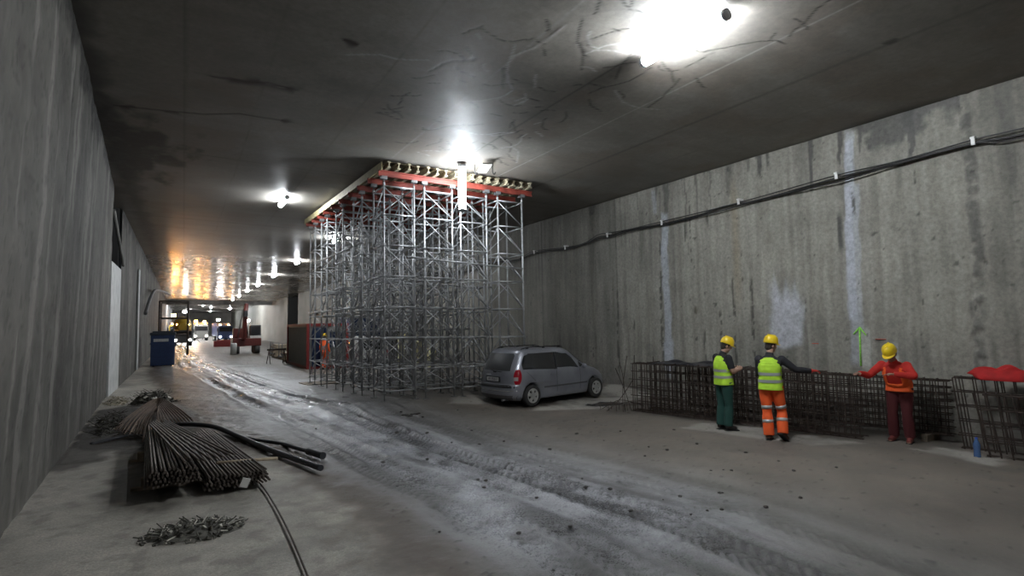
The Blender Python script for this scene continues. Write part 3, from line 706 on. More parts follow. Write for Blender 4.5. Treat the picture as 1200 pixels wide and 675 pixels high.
    for i in range(9):
        z = 1.07+.47*i/8; row = []
        for k in range(17):
            r_, f_, w_ = car_par(z); x = -1+2*k/16; xx = x*w_*.86; u = abs(xx)/w_; ty = (1-u**NEX)**(1/3.2)
            row.append(bm.verts.new((xx, 1.0+(f_-1.0)*ty+.004, z+.003)))
        rows.append(row)
    for A, B in zip(rows[:-1], rows[1:]):
        for k in range(16): f = bm.faces.new((A[k], A[k+1], B[k+1], B[k])); f.smooth = True
    obj('windscreen', bm, M_glass, t)
    # wheels
    for y in (0, 2.694):
        for s in (-1, 1):
            bm = BM(); prof = [(.0, .20), (.02, .235), (.0, .29), (-.02, .305), (-.16, .305), (-.18, .29), (-.18, .2)]
            NS = 36; rr = []
            for k in range(NS):
                a = 2*PI*k/NS; rr.append([bm.verts.new((s*(.855+px_), y+rad*math.cos(a), .315+rad*math.sin(a))) for px_, rad in prof])
            for k in range(NS):
                for q in range(len(prof)): f = bm.faces.new((rr[k][q], rr[(k+1) % NS][q], rr[(k+1) % NS][(q+1) % len(prof)], rr[k][(q+1) % len(prof)])); f.smooth = True
            w = obj('wheel', bm, M_tyre, t)
            bm = BM(); rod(bm, (s*.76, y, .315), (s*.775, y, .315), .205, 30)
            for f in bm.faces: f.material_index = 1
            # rim ring + 5 wide spokes
            ring = []
            for k in range(NS):
                a = 2*PI*k/NS; ring.append([bm.verts.new((s*px_, y+rad*math.cos(a), .315+rad*math.sin(a))) for px_, rad in ((.775, .208), (.862, .205), (.862, .175), (.82, .165))])
            for k in range(NS):
                for q in range(3): f = bm.faces.new((ring[k][q], ring[(k+1) % NS][q], ring[(k+1) % NS][q+1], ring[k][q+1])); f.smooth = True
            for k in range(5):
                a = 2*PI*k/5+PI/2; c_, s_ = math.cos(a), math.sin(a)
                pts = [(.03, .055), (.10, .042), (.18, .062)]
                A = []; B = []
                for rad, hw in pts:
                    for sg, lst in ((-1, A), (1, B)):
                        lst.append((s*(.868-.012*(rad > .1)), y+rad*c_-sg*hw*s_, .315+rad*s_+sg*hw*c_))
                va = [bm.verts.new(p) for p in A]; vb = [bm.verts.new(p) for p in B]
                va2 = [bm.verts.new((p[0]-s*.03, p[1], p[2])) for p in A]; vb2 = [bm.verts.new((p[0]-s*.03, p[1], p[2])) for p in B]
                for q in range(2):
                    bm.faces.new((va[q], va[q+1], vb[q+1], vb[q])); bm.faces.new((va[q], va[q+1], va2[q+1], va2[q])); bm.faces.new((vb[q], vb[q+1], vb2[q+1], vb2[q]))
            rod(bm, (s*.80, y, .315), (s*.873, y, .315), .048, 16)
            obj('rim', bm, [M_alloy, M_blackp], w)
    return t
car = make_car(); tag(car, 'dusty dark grey people carrier parked between the scaffold and the wall', 'car')
CX, CY, CTH, CS = 7.55, 12.58, 1.405, .908
car.location = (CX, CY, gz(CX+.9, CY)+.0); car.scale = (CS,)*3; car.rotation_euler = (0, math.radians(K*57.3*.9)*math.sin(CTH)*0, -CTH)
# ================================================================== CABLE ON THE RIGHT WALL
M_cable = mat('black_cable', (.018, .018, .018), .45)
def wallpt(y, z, off=.06): return (XR-off, y, z)
base_c = [(-6, 5.3), (-2, 5.2), (.5, 5.16), (3.35, 5.16), (4.0, 5.22), (5.2, 5.17), (6.43, 5.15), (8.2, 5.05), (9.4, 5.08), (10.2, 5.0), (11.55, 4.97), (13.0, 5.02), (13.9, 4.96), (14.5, 5.0), (15.3, 4.86), (16.4, 4.84), (18.5, 4.92), (20, 4.8), (22, 4.9), (25, 4.75), (28, 4.85), (34, 4.75), (40, 4.85)]
for k, (dz, off, r) in enumerate(((.0, .105, .022), (.05, .115, .015), (-.045, .11, .017))):
    pts = [wallpt(y, z+dz*(1+.8*math.sin(y*1.7+k*2))+(.03*math.sin(y*2.3+k*1.3) if k else 0), off+.012*k) for y, z in base_c]
    p = spline(pts, 6); bm = BM(); loft(bm, p, [r]*len(p), 8)
    tag(obj('wall_cable', bm, M_cable), ('thickest black cable sagging along the right wall', 'thin upper black cable running along the right wall', 'thin lower black cable running along the right wall')[k], 'cable', 'cables along the right wall')
M_clip = mat('white_cable_clip', (.8, .8, .78), .4)
for k, (y, z) in enumerate(((4.0, 5.22), (6.43, 5.17), (8.9, 5.09), (11.55, 4.99), (16.4, 4.86), (14.0, 4.97), (18.5, 4.94))):
    bm = BM(); box(bm, (XR-.10, y, z+.075), (.2, .07, .035), bev=.008); box(bm, (XR-.165, y, z+.0), (.03, .06, .12), bev=.006)
    tag(obj('cable_clip', bm, M_clip), 'small white clip holding the cables on the right wall, %s from the right' % ('first', 'second', 'third', 'fourth', 'sixth', 'fifth', 'seventh')[k], 'clip', 'white cable clips')
# painted marks on the wall
M_green = mat('green_spray_paint', (.35, .85, .12), .6, var=.2, vscale=30); M_redp = mat('red_spray_paint', (.55, .08, .05), .6)
bm = BM()
def wline(bm, a, b, w): rod(bm, wallpt(a[0], a[1], .02), wallpt(b[0], b[1], .02), w, 6)
wline(bm, (6.20, 1.86), (6.22, 1.05), .016); wline(bm, (6.20, 1.87), (6.33, 1.72), .014); wline(bm, (6.20, 1.87), (6.08, 1.70), .014)
tag(obj('painted_arrow', bm, M_green), 'green sprayed arrow pointing up on the right wall', 'painted mark')
for k, (ya, yb, z) in enumerate(((8.35, 8.12, 1.52), (7.25, 7.1, 1.5), (5.9, 5.7, 1.62))):
    bm = BM(); wline(bm, (ya, z), (yb, z), .010)
    tag(obj('painted_dash', bm, M_redp), 'short red painted dash low on the right wall, %s' % ('left one', 'middle one', 'right one by the green arrow')[k], 'painted mark')

# ================================================================== REBAR CAGES
M_bar = mat('dark_rusty_steel', (.058, .042, .034), .6, metal=.35, var=.35, vscale=9)
M_bar2 = mat('grey_brown_steel', (.12, .10, .085), .5, metal=.35, var=.35, vscale=5)
def cage(name, a, b, depth, z0, hgt, step, label, nl=7, jit=.012, group='reinforcement cages by the wall', lean=0., every=1):
    """a, b: ends of the camera-side lower edge; local x along the cage, y into depth"""
    A = Vector((a[0], a[1], gz(*a)+z0)); B = Vector((b[0], b[1], gz(*b)+z0)); d = B-A; L = d.length
    t = empty(name, A, math.atan2(d.y, d.x), label, 'cage', group); rs = random.Random(int(a[0]*100+L*10))
    sl = d.z/math.hypot(d.x, d.y)
    n = int(L/step); r = .0105
    for i in range(n+1):
        x = i*step+rs.uniform(-jit, jit); x = min(max(x, 0), L); zz = sl*x; l = rs.uniform(-.02, .02)+lean
        bm = BM(); h1 = hgt+rs.uniform(-.012, .03); D = depth
        c = [(x, 0, zz), (x+l, 0, zz+h1), (x+l, D, zz+h1), (x, D, zz)]
        for p, q in zip(c, c[1:]+c[:1]): rod(bm, p, q, r, 5)
        obj('stirrup', bm, M_bar, t)
    for y in (0, depth):
        for k in range(nl):
            z = hgt*k/(nl-1); ex = rs.uniform(.03, .12); s2 = 1 if y == 0 else -1
            bm = BM(); p = [(-ex, y+s2*.016, z+rs.uniform(-.01, .01)), (L*.5, y+s2*.016, z+sl*L*.5+rs.uniform(-.015, .015)), (L+ex*.5, y+s2*.016, z+sl*L)]
            loft(bm, p, [.0115]*3, 5); obj('lengthwise_bar', bm, M_bar, t)
    for k in range(3):
        y = depth*(k+1)/4; bm = BM(); rod(bm, (-.05, y, .012), (L, y, .012+sl*L), .010, 5); rod
        obj('lengthwise_bar', bm, M_bar, t); bm = BM(); rod(bm, (-.05, y, hgt-.014), (L, y, hgt-.014+sl*L), .010, 5); obj('lengthwise_bar', bm, M_bar, t)
    return t
# heading +x local = from far end to near end, depth axis points to the wall (left normal of a->b is +X side)
cage('reinforcement_cage', (9.62, 10.25), (10.96, 5.58), .40, .03, 1.17, .132, 'long dark reinforcement cage standing in front behind the two men in yellow vests', 7)
cage('reinforcement_cage', (10.20, 10.2), (11.25, 6.4), .25, .05, 1.16, .115, 'long reinforcement cage in the middle, hidden behind the front cage', 6)
cage('reinforcement_cage', (10.88, 9.6), (11.98, 4.55), .26, .16, .98, .10, 'rear reinforcement cage nearest the wall, its end showing right of the man in red', 9)
cage('reinforcement_cage', (11.66, 4.25), (12.02, 2.6), .28, .0, 1.24, .135, 'separate reinforcement cage at the picture edge with a red jacket on top', 6, lean=-.10, jit=.04)
cage('reinforcement_cage', (11.25, 3.75), (11.62, 2.6), .25, .0, 1.02, .16, 'short leaning reinforcement cage in front of the one carrying the red jacket', 5, lean=-.16, jit=.04)
# blocks under the cages
M_dw = mat('dirty_timber', (.2, .16, .12), .8, var=.3)
for k, (x, y) in enumerate(((11.0, 9.0), (11.6, 7.0), (12.05, 4.9))):
    bm = BM(); g = gz(x, y); box(bm, (x, y, g+.07), (.5, .1, .14), bev=.005)
    tag(obj('timber_block', bm, M_dw), 'timber block under the rear reinforcement cage, %s' % ('far', 'middle', 'near')[k], 'block')
# loose bent rods at the far end of the front cage
for k, pts in enumerate(([(9.55, 10.35, 0), (9.58, 10.4, .7), (9.50, 10.45, 1.2)], [(9.35, 10.2, .0), (9.55, 10.4, .6), (9.62, 10.3, 1.36)], [(9.85, 10.3, 0), (9.9, 10.35, .8), (9.87, 10.3, 1.38)],
                         [(9.1, 10.7, .02), (9.5, 10.45, .25), (9.95, 10.1, .12)], [(9.0, 10.4, .02), (9.4, 10.35, .3), (9.9, 10.4, .75)], [(9.75, 10.35, .0), (9.6, 10.4, .5), (9.4, 10.5, 1.05)], [(10.1, 9.9, 0), (10.2, 9.95, .9), (10.12, 9.9, 1.36)])):
    p = spline([(x, y+.12, z+gz(x, y)+.01) for x, y, z in pts], 5); bm = BM(); loft(bm, p, [.009]*len(p), 6)
    tag(obj('bent_rod', bm, M_bar), 'loose bent steel rod leaning at the car end of the front cage', 'rod', 'bent rods at the far end of the cages')
for k in range(4):
    x = 9.0+.12*k; y = 10.75-.16*k; bm = BM(); z = gz(x, y)+.05
    for s in (0, .35): rod(bm, (x+s, y, z-.05), (x+s, y+.02, z+.16), .008, 5)
    rod(bm, (x-.1, y, z+.12), (x+.6, y-.05, z+.12), .008, 5)
    tag(obj('bar_spacer', bm, M_bar), 'low steel spacer rack on the floor between the car and the cages', 'spacer', 'bar spacers on the floor')
# black sheet on the middle cage, red jacket, bottle
M_sheet = mat('black_plastic_sheet', (.02, .02, .024), .4, bumpv=.5, bscale=12)
def cloth(name, cx, cy, z, lx, ly, rz, m, label, cat, amp=.05, thick=.05, seed=1, droop=.0, folds=5.):
    bm = BM(); rs = random.Random(seed); nx, ny = 26, 16; top = []; bot = []
    for i in range(nx+1):
        for j in range(ny+1):
            u = i/nx*2-1; v = j/ny*2-1; rr = .5*lx*(1+.12*math.sin(7*v+seed)+.06*math.sin(13*v)); ss = .5*ly*(1+.18*math.sin(5*u+seed*2))
            x = u*rr; y = v*ss; e = max(0, 1-max(abs(u), abs(v))**6)
            h = thick*e+amp*(.5+.5*math.sin(folds*u+2.5*v+seed))*(.5+.5*math.sin(4*v-3*u))*e-droop*max(0, abs(v)-.45)**1.3*2
            top.append(bm.verts.new((x, y, h))); bot.append(bm.verts.new((x*.98, y*.98, -.004-droop*max(0, abs(v)-.45)**1.3*2)))
    w_ = ny+1
    for i in range(nx):
        for j in range(ny):
            f = bm.faces.new((top[i*w_+j], top[(i+1)*w_+j], top[(i+1)*w_+j+1], top[i*w_+j+1])); f.smooth = True
            bm.faces.new((bot[i*w_+j], bot[i*w_+j+1], bot[(i+1)*w_+j+1], bot[(i+1)*w_+j]))
    for i in range(nx):
        for j in (0, ny):
            bm.faces.new((top[i*w_+j], bot[i*w_+j], bot[(i+1)*w_+j], top[(i+1)*w_+j]))
    for j in range(ny):
        for i in (0, nx): bm.faces.new((top[i*w_+j], top[i*w_+j+1], bot[i*w_+j+1], bot[i*w_+j]))
    o = obj(name, bm, m); o.location = (cx, cy, z); o.rotation_euler = (0, 0, rz); return tag(o, label, cat)
cloth('plastic_sheet', 10.35, 9.2, gz(10.3, 9.2)+1.235, 1.5, .6, -1.29, M_sheet, 'crumpled black plastic sheet lying on the reinforcement cages left of the workers', 'sheet', .08, .02, 3)
jk = cloth('red_jacket', 11.88, 3.40, gz(11.8, 3.4)+1.33, 1.35, .42, -1.36, mat('red_jacket_cloth', (.42, .012, .012), .8, var=.2, vscale=6, bumpv=.4, bscale=14), 'red jacket thrown over the top of the cage at the picture edge', 'jacket', .10, .07, 5, .10, 11)
bm = BM(); ball(bm, (.25, -.16, .02), (.16, .09, .05)); ball(bm, (-.35, .15, .03), (.2, .08, .05)); obj('sleeve', bm, MATS['red_jacket_cloth'], jk)
bm = BM(); p = spline([(11.9, 3.25, 1.1), (11.88, 3.27, 1.32), (11.9, 3.2, 1.36), (11.92, 3.12, 1.3), (11.92, 3.1, 1.1)], 5); loft(bm, p, [.010]*len(p), 6)
tag(obj('bent_rod', bm, M_bar), 'hoop of bent rod sticking up through the red jacket', 'rod')
M_bott = mat('blue_bottle_plastic', (.18, .35, .75), .15, alpha=.6)
g = gz(11.15, 3.75); t = empty('water_bottle', (11.12, 3.88, g), 0, 'blue plastic water bottle standing on the floor before the right cage', 'bottle')
bm = BM(); p = [(0, 0, z) for z in (0, .01, .05, .12, .13, .22, .27, .30, .31)]; loft(bm, p, [.04, .046, .048, .044, .048, .048, .03, .016, .016], 16); obj('bottle_body', bm, M_bott, t)
bm = BM(); rod(bm, (0, 0, .305), (0, 0, .33), .018, 12); obj('bottle_cap', bm, mat('blue_cap', (.02, .08, .5), .4), t)

# ================================================================== PEOPLE
M_skin = mat('skin', (.42, .25, .18), .55); M_dskin = mat('shadowed_tan_skin', (.30, .17, .12), .55)
M_eye = mat('eye_dark', (.02, .015, .012), .3); M_lip = mat('lip', (.32, .13, .10), .5)
M_hair = mat('dark_hair', (.03, .022, .016), .8)
M_hiviz = mat('hi_vis_yellow', (.50, .82, .05), .75, var=.08, vscale=10, bumpv=.25, bscale=14)
M_refl = mat('reflective_band', (.42, .45, .44), .35, metal=.3)
M_blk = mat('black_cloth', (.018, .018, .022), .85, bumpv=.3, bscale=18)
M_grn = mat('dark_green_cloth', (.012, .055, .045), .85, bumpv=.3, bscale=16)
M_org = mat('orange_cloth', (.85, .115, .02), .75, bumpv=.3, bscale=14, var=.08)
M_redc = mat('red_work_cloth', (.50, .022, .015), .8, bumpv=.3, bscale=14, var=.12)
M_dred = mat('dark_red_cloth', (.07, .008, .01), .85, bumpv=.3, bscale=14)
M_boot = mat('dark_work_boot', (.022, .018, .016), .6); M_bboot = mat('brown_work_boot', (.075, .035, .022), .6); M_sole = mat('boot_sole', (.01, .01, .01), .8)
M_helm = mat('yellow_helmet', (.88, .62, .02), .35, coat=.3)
M_glove = mat('red_glove', (.55, .04, .03), .7); M_cuff = mat('pale_cuff', (.75, .45, .38), .7)
V = Vector
def limb(bm, pts, rads, n=14):
    P = spline(pts, 5); R = []
    for i in range(len(P)):
        t = i/5; a = min(int(t), len(rads)-2); f = t-a; R.append(rads[a]*(1-f)+rads[a+1]*f)
    loft(bm, P, R, n)
def hand(bm, wrist, dirv, palm_n, side, curl=.5, sc=1.):
    """dirv finger direction, palm_n palm normal, side = thumb side unit vector"""
    d = V(dirv).normalized(); nrm = (V(palm_n)-d*V(palm_n).dot(d)).normalized(); s = d.cross(nrm).normalized()
    if s.dot(V(side)) < 0: s = -s
    w = V(wrist); R = Matrix((s, d, nrm)).transposed()
    ball(bm, w+d*.045*sc, (.041*sc, .056*sc, .019*sc), rot=R)
    for k, (off, ln) in enumerate(((.028, .072), (.0095, .080), (-.0095, .075), (-.027, .058))):
        b = w+d*.078*sc+s*off*sc; pts = [b-d*.02*sc, b]; dd = d.copy(); a = 0
        for j in range(3):
            a += curl*.75; dj = d*math.cos(a)+nrm*math.sin(a); b = b+dj*ln*sc*(.42, .33, .25)[j]; pts.append(b)
        loft(bm, pts, [.0105*sc, .0105*sc, .0098*sc, .0092*sc, .0075*sc], 8)
    b = w+s*.030*sc+d*.02*sc; p1 = b+(s*.75+d*.65).normalized()*.034*sc; p2 = p1+(s*.25+d*.85+nrm*.4).normalized()*.030*sc; p3 = p2+(d*.9+nrm*.5-s*.1).normalized()*.024*sc
    loft(bm, [b-d*.012*sc, p1, p2, p3], [.014*sc, .0125*sc, .011*sc, .009*sc], 8)
def person(loc, rz, label, J, cfg, group=None, vox=.010, scale=1.):
    """J: joints dict (local, facing +Y, x right). """
    t = empty('person', loc, rz, label, 'person', group); t.scale = (scale,)*3
    hd = V(J['head']); nk = V(J['neck']); pel = V(J['pelvis']); ch = V(J['chest']); fwd = V(J.get('look', (0, 1, -.1))).normalized()
    up = (V((0, 0, 1))-fwd*fwd.z).normalized(); rt = fwd.cross(up).normalized(); RH = Matrix((rt, fwd, up)).transposed()
    sdv = (V(J['shR'])-V(J['shL'])).normalized(); hpv = (V(J['hipR'])-V(J['hipL'])).normalized()
    def torso(bm, k=0., top=True, lo=-.05):
        sp = [pel+V((0, 0, lo)), pel+V((0, 0, .06)), pel.lerp(ch, .45), ch, ch.lerp(nk, .45), ch.lerp(nk, .80), nk]
        rr = [(.168, .118), (.165, .112), (.150, .105), (.178, .118), (.185, .112), (.13, .085), (.06, .06)]
        P = spline(sp, 4); R = []
        for i in range(len(P)):
            q = i/4; a = min(int(q), len(rr)-2); f = q-a; R.append((rr[a][0]*(1-f)+rr[a+1][0]*f+k, rr[a][1]*(1-f)+rr[a+1][1]*f+k))
        loft(bm, P, R, 24, side=sdv, power=2.3)
    def arms(bm, k=0., frac=1.):
        for s in 'RL':
            sh_, el, wr_ = V(J['sh'+s]), V(J['el'+s]), V(J['wr'+s])
            if frac >= 1: limb(bm, [sh_, sh_.lerp(el, .5), el, el.lerp(wr_, .4), wr_], [.058+k, .052+k, .043+k, .043+k, .029+k])
            elif frac > .5: limb(bm, [sh_, sh_.lerp(el, .5), el, el.lerp(wr_, frac)], [.058+k, .052+k, .044+k, .040+k])
            else: limb(bm, [sh_, sh_.lerp(el, .4), sh_.lerp(el, .8)], [.060+k, .055+k, .05+k])
            ball(bm, sh_, .062+k)
    def legs(bm, k=0., flare=0.):
        for s in 'RL':
            hp, kn, an = V(J['hip'+s]), V(J['kn'+s]), V(J['an'+s])
            limb(bm, [hp+V((0, 0, .04)), hp.lerp(kn, .4), kn, kn.lerp(an, .35), an], [.095+k, .082+k, .058+k, .058+k+flare*.5, .040+k+flare])
    # ---- body
    bm = BM(); torso(bm); arms(bm); legs(bm)
    loft(bm, [nk-V((0, 0, .06)), nk.lerp(hd, .3), hd-up*.04], [.062, .056, .056], 14)
    ball(bm, hd+up*.02, (.076, .094, .098), rot=RH); ball(bm, hd-up*.055+fwd*.018, (.058, .070, .068), rot=RH); ball(bm, hd-up*.098+fwd*.055, (.026, .026, .024), rot=RH)
    loft(bm, [hd+up*.02+fwd*.088, hd-up*.012+fwd*.112, hd-up*.028+fwd*.104], [.010, .016, .014], 8)
    for s in (-1, 1): ball(bm, hd+rt*s*.076-up*.005-fwd*.008, (.012, .022, .032), rot=RH)
    ball(bm, hd-up*.052+fwd*.088, (.024, .012, .010), rot=RH)
    for s in (-1, 1): ball(bm, hd+rt*s*.03+up*.03+fwd*.084, (.022, .010, .008), rot=RH)
    for s in 'RL':
        hand(bm, J['wr'+s], J['hd'+s], J['hn'+s], J['ht'+s], J.get('curl', .5))
        an = V(J['an'+s]); ft = V(J['toe'+s]); limb(bm, [an, an.lerp(ft, .4)-V((0, 0, .02)), ft], [.045, .042, .032], 10)
    ez = [hd+rt*s*.031+up*.012+fwd*.086 for s in (-1, 1)]; mz = hd-up*.052+fwd*.098
    def mf(c):
        if (c-ez[0]).length < .014 or (c-ez[1]).length < .014: return 1
        if (c-mz).length < .018: return 2
        return 0
    remeshed(bm, .0065, [cfg.get('skin', M_skin), M_eye, M_lip], 'body', t, 3, mf)
    # ---- hair
    bm = BM(); ball(bm, hd+up*.025-fwd*.012, (.083, .095, .10), rot=RH); ball(bm, hd-up*.03-fwd*.05, (.068, .055, .06), rot=RH); 
    o = remeshed(bm, .012, M_hair, 'hair', t, 2)
    # ---- helmet
    hc = hd+up*.045-fwd*.005; bm = BM(); n = 28; rings = []
    prof = [(1.0, .0), (1.0, .02), (.985, .05), (.93, .085), (.80, .118), (.58, .140), (.30, .152), (.0, .155)]
    for r_, z in prof[:-1]:
        rings.append([bm.verts.new(hc+rt*(.108*r_*math.cos(2*PI*k/n))+fwd*(.132*r_*math.sin(2*PI*k/n))+up*z) for k in range(n)])
    top_ = bm.verts.new(hc+up*.156)
    for A, B in zip(rings[:-1], rings[1:]):
        for k in range(n): f = bm.faces.new((A[k], A[(k+1) % n], B[(k+1) % n], B[k])); f.smooth = True
    for k in range(n): f = bm.faces.new((rings[-1][k], rings[-1][(k+1) % n], top_)); f.smooth = True
    inner = [bm.verts.new(hc+rt*(.100*math.cos(2*PI*k/n))+fwd*(.124*math.sin(2*PI*k/n))+up*.0) for k in range(n)]
    for k in range(n): bm.faces.new((rings[0][k], inner[k], inner[(k+1) % n], rings[0][(k+1) % n]))
    hm = obj('helmet', bm, M_helm, t)
    bm = BM(); A = []; B = []
    for k in range(15):
        a = PI*.12+PI*.76*k/14; A.append((hc+rt*.108*math.cos(a)+fwd*.130*math.sin(a)+up*.008)); e = .052*math.sin((a-PI*.12)/.76)**.7 if 0 < k < 14 else .0; B.append(hc+rt*(.108+e*.4)*math.cos(a)+fwd*(.130+e)*math.sin(a)-up*(.006))
    va = [bm.verts.new(p) for p in A]; vb = [bm.verts.new(p) for p in B]; vc = [bm.verts.new(p-up*.006) for p in B]; vd = [bm.verts.new(p-up*.010) for p in A]
    for k in range(14):
        bm.faces.new((va[k], va[k+1], vb[k+1], vb[k])); bm.faces.new((vb[k], vb[k+1], vc[k+1], vc[k])); bm.faces.new((vc[k], vc[k+1], vd[k+1], vd[k]))
    obj('brim', bm, M_helm, hm)
    bm = BM(); p = [hc+rt*s*.02-fwd*.10+fwd*f*.02+up*(.11) for s, f in ()] ; box(bm, hc+up*.150, (.028, .15, .018), RH, bev=.006); obj('ridge', bm, M_helm, hm)
    # ---- trousers
    bm = BM(); loft(bm, [pel+V((0, 0, -.08)), pel+V((0, 0, .03)), pel+V((0, 0, .12))], [(.175, .128), (.182, .130), (.165, .120)], 20, side=hpv, power=2.3); legs(bm, .020, cfg.get('flare', .022))
    tr = remeshed(bm, .012, cfg['trousers'], 'trousers', t, 3)
    if cfg.get('leg_bands'):
        for s in 'RL':
            hp, kn, an = V(J['hip'+s]), V(J['kn'+s]), V(J['an'+s])
            for (p, q, f, r) in ((hp, kn, .78, .092), (kn, an, .40, .094)):
                c = p.lerp(q, f); d = (q-p).normalized(); bm = BM(); loft(bm, [c-d*.03, c+d*.03], [r, r-.003], 20); obj('reflective_band', bm, M_refl, tr)
    # ---- boots
    for s in 'RL':
        an = V(J['an'+s]); ft = V(J['toe'+s]); d = (ft-an); dh = V((d.x, d.y, d.z+.05)); bm = BM()
        low = V((0, 0, -.045)) if not J.get('heel'+s) else (V((0, 0, 0)))
        loft(bm, [an+V((0, 0, .09)), an, an-V((0, 0, .02))], [.056, .056, .055], 14)
        limb(bm, [an-d*.35+low*.6, an+low*.3, an.lerp(ft, .5)+V((0, 0, -.012)), ft], [.045, .055, .049, .038], 14)
        bt = remeshed(bm, .009, cfg['boots'], 'boot', t, 2)
        q = d.to_track_quat('Y', 'Z').to_matrix(); bm = BM(); c = an.lerp(ft, .38); zb = min(v.co.z for v in bt.data.vertices) if not J.get('heel'+s) else None
        if zb is not None: box(bm, (c.x, c.y, zb+.004), (.095, .285, .022), Matrix.Rotation(-math.atan2(d.x, d.y), 3, 'Z'), bev=.009); obj('sole', bm, M_sole, bt)
        else: box(bm, c-q @ V((0, 0, .052)), (.095, .285, .022), q, bev=.009); obj('sole', bm, M_sole, bt)
    # ---- shirt / jacket
    bm = BM(); loft(bm, [nk-V((0, 0, .06)), nk, nk.lerp(hd, .30)], [.085, .072, .066], 16); torso(bm, .012, lo=cfg.get('shirt_lo', .02)); arms(bm, .014, cfg.get('sleeve', 1.))
    remeshed(bm, .011, cfg['shirt'], 'jacket' if cfg.get('sleeve', 1.) > .5 else 't_shirt', t, 3)
    # ---- vest
    if cfg.get('vest'):
        bm = BM(); sp = [pel+V((0, 0, -.06)), pel+V((0, 0, .08)), pel.lerp(ch, .5), ch, ch.lerp(nk, .35), ch.lerp(nk, .62), ch.lerp(nk, .86)]
        rr = [(.205, .160), (.198, .152), (.185, .142), (.195, .146), (.182, .134), (.165, .118), (.095, .092)]
        P = spline(sp, 5); R = []; n = 36
        for i in range(len(P)):
            q = i/5; a = min(int(q), len(rr)-2); f = q-a; w_ = .004*math.sin(i*1.7); R.append((rr[a][0]*(1-f)+rr[a+1][0]*f+w_, rr[a][1]*(1-f)+rr[a+1][1]*f-w_))
        loft(bm, P, R, n, side=sdv, power=2.5)
        bmesh.ops.delete(bm, geom=[f for f in bm.faces if len(f.verts) > 4], context='FACES')
        dele = []
        cc = ch
        for f in bm.faces:     # arm holes (and open front when asked)
            c = f.calc_center_median()
            for s in 'RL':
                if (c-(V(J['sh'+s])+(V(J['sh'+s])-V(nk)).normalized()*.055+V((0, 0, -.05)))).length < .085: dele.append(f); break
            else:
                if cfg.get('open'):
                    nf = sdv.cross(V((0, 0, 1))); nf = nf if nf.y > 0 else -nf; rel = c-cc
                    if rel.dot(nf) > .05 and abs(rel.dot(sdv)) < .10: dele.append(f)
        bmesh.ops.delete(bm, geom=list(set(dele)), context='FACES')
        vst = obj('vest', bm, cfg['vest'], t); sd = vst.modifiers.new('thick', 'SOLIDIFY'); sd.thickness = .006
        for zf, w_ in cfg.get('bands', ((.10, .025), (.225, .025))):
            c0 = pel+V((0, 0, zf-.025)); ii = (zf+.06)/.14
            kx = np.interp(zf, [-.06, .08, .22, .40], [.205, .198, .185, .195])+.006; ky = np.interp(zf, [-.06, .08, .22, .40], [.160, .152, .142, .146])+.007
            ax = (ch-pel); sh3 = V((ax.x/ax.z, ax.y/ax.z, 1)); bm = BM(); loft(bm, [pel+sh3*(zf-.026), pel+sh3*(zf+.026)], [(kx, ky)]*2, 36, side=sdv, power=2.5)
            bmesh.ops.delete(bm, geom=[f for f in bm.faces if len(f.verts) > 4], context='FACES')
            b_ = obj('reflective_band', bm, M_refl, vst)
    if cfg.get('gloves'):
        for s in cfg['gloves']:
            bm = BM(); d = V(J['hd'+s]).normalized(); w_ = V(J['wr'+s]); hand(bm, w_, J['hd'+s], J['hn'+s], J['ht'+s], J.get('curl', .5), 1.14); loft(bm, [w_-d*.05, w_+d*.02], [.040, .038], 12)
            remeshed(bm, .006, M_glove, 'glove', t, 2)
    return t
def stand(**k):
    J = dict(head=(0, .03, 1.66), neck=(0, 0, 1.50), chest=(0, -.01, 1.28), pelvis=(0, 0, .96), shR=(.185, -.01, 1.43), shL=(-.185, -.01, 1.43), elR=(.24, -.02, 1.14), elL=(-.24, -.02, 1.14), wrR=(.25, .06, .90), wrL=(-.25, .06, .90),
             hipR=(.095, 0, .92), hipL=(-.095, 0, .92), knR=(.11, .03, .50), knL=(-.11, .03, .50), anR=(.12, -.02, .10), anL=(-.12, -.02, .10), toeR=(.14, .14, .045), toeL=(-.14, .14, .045),
             hdR=(0, .2, -1), hdL=(0, .2, -1), hnR=(-1, 0, 0), hnL=(1, 0, 0), htR=(0, 1, 0), htL=(0, 1, 0))
    J.update(k); return J
def heading(dx, dy): return math.atan2(-dx, dy)
# man in green trousers, head bent, forearms raised in front of him
J1 = stand(head=(.03, .075, 1.655), look=(.35, .85, -.35), elR=(.25, .03, 1.17), wrR=(.16, .27, 1.20), elL=(-.25, .03, 1.17), wrL=(-.06, .27, 1.17), hdR=(-.4, .6, .5), hdL=(.4, .7, .3), hnR=(-.6, .2, -.3), hnL=(.5, 0, .7), htR=(0, .3, 1), htL=(0, .3, 1), curl=.75,
           anR=(.09, .0, .10), anL=(-.08, -.05, .10), toeR=(.13, .15, .045), toeL=(-.09, .10, .045), knR=(.09, .03, .5), knL=(-.09, .0, .5))
person((9.66, 7.58, gz(9.66, 7.58)), heading(.95, -.25), 'man in yellow helmet, hi-vis vest and dark green trousers looking down at his hands', J1, dict(trousers=M_grn, shirt=M_blk, sleeve=.4, vest=M_hiviz, boots=M_boot), 'workmen in yellow helmets', scale=1.045)
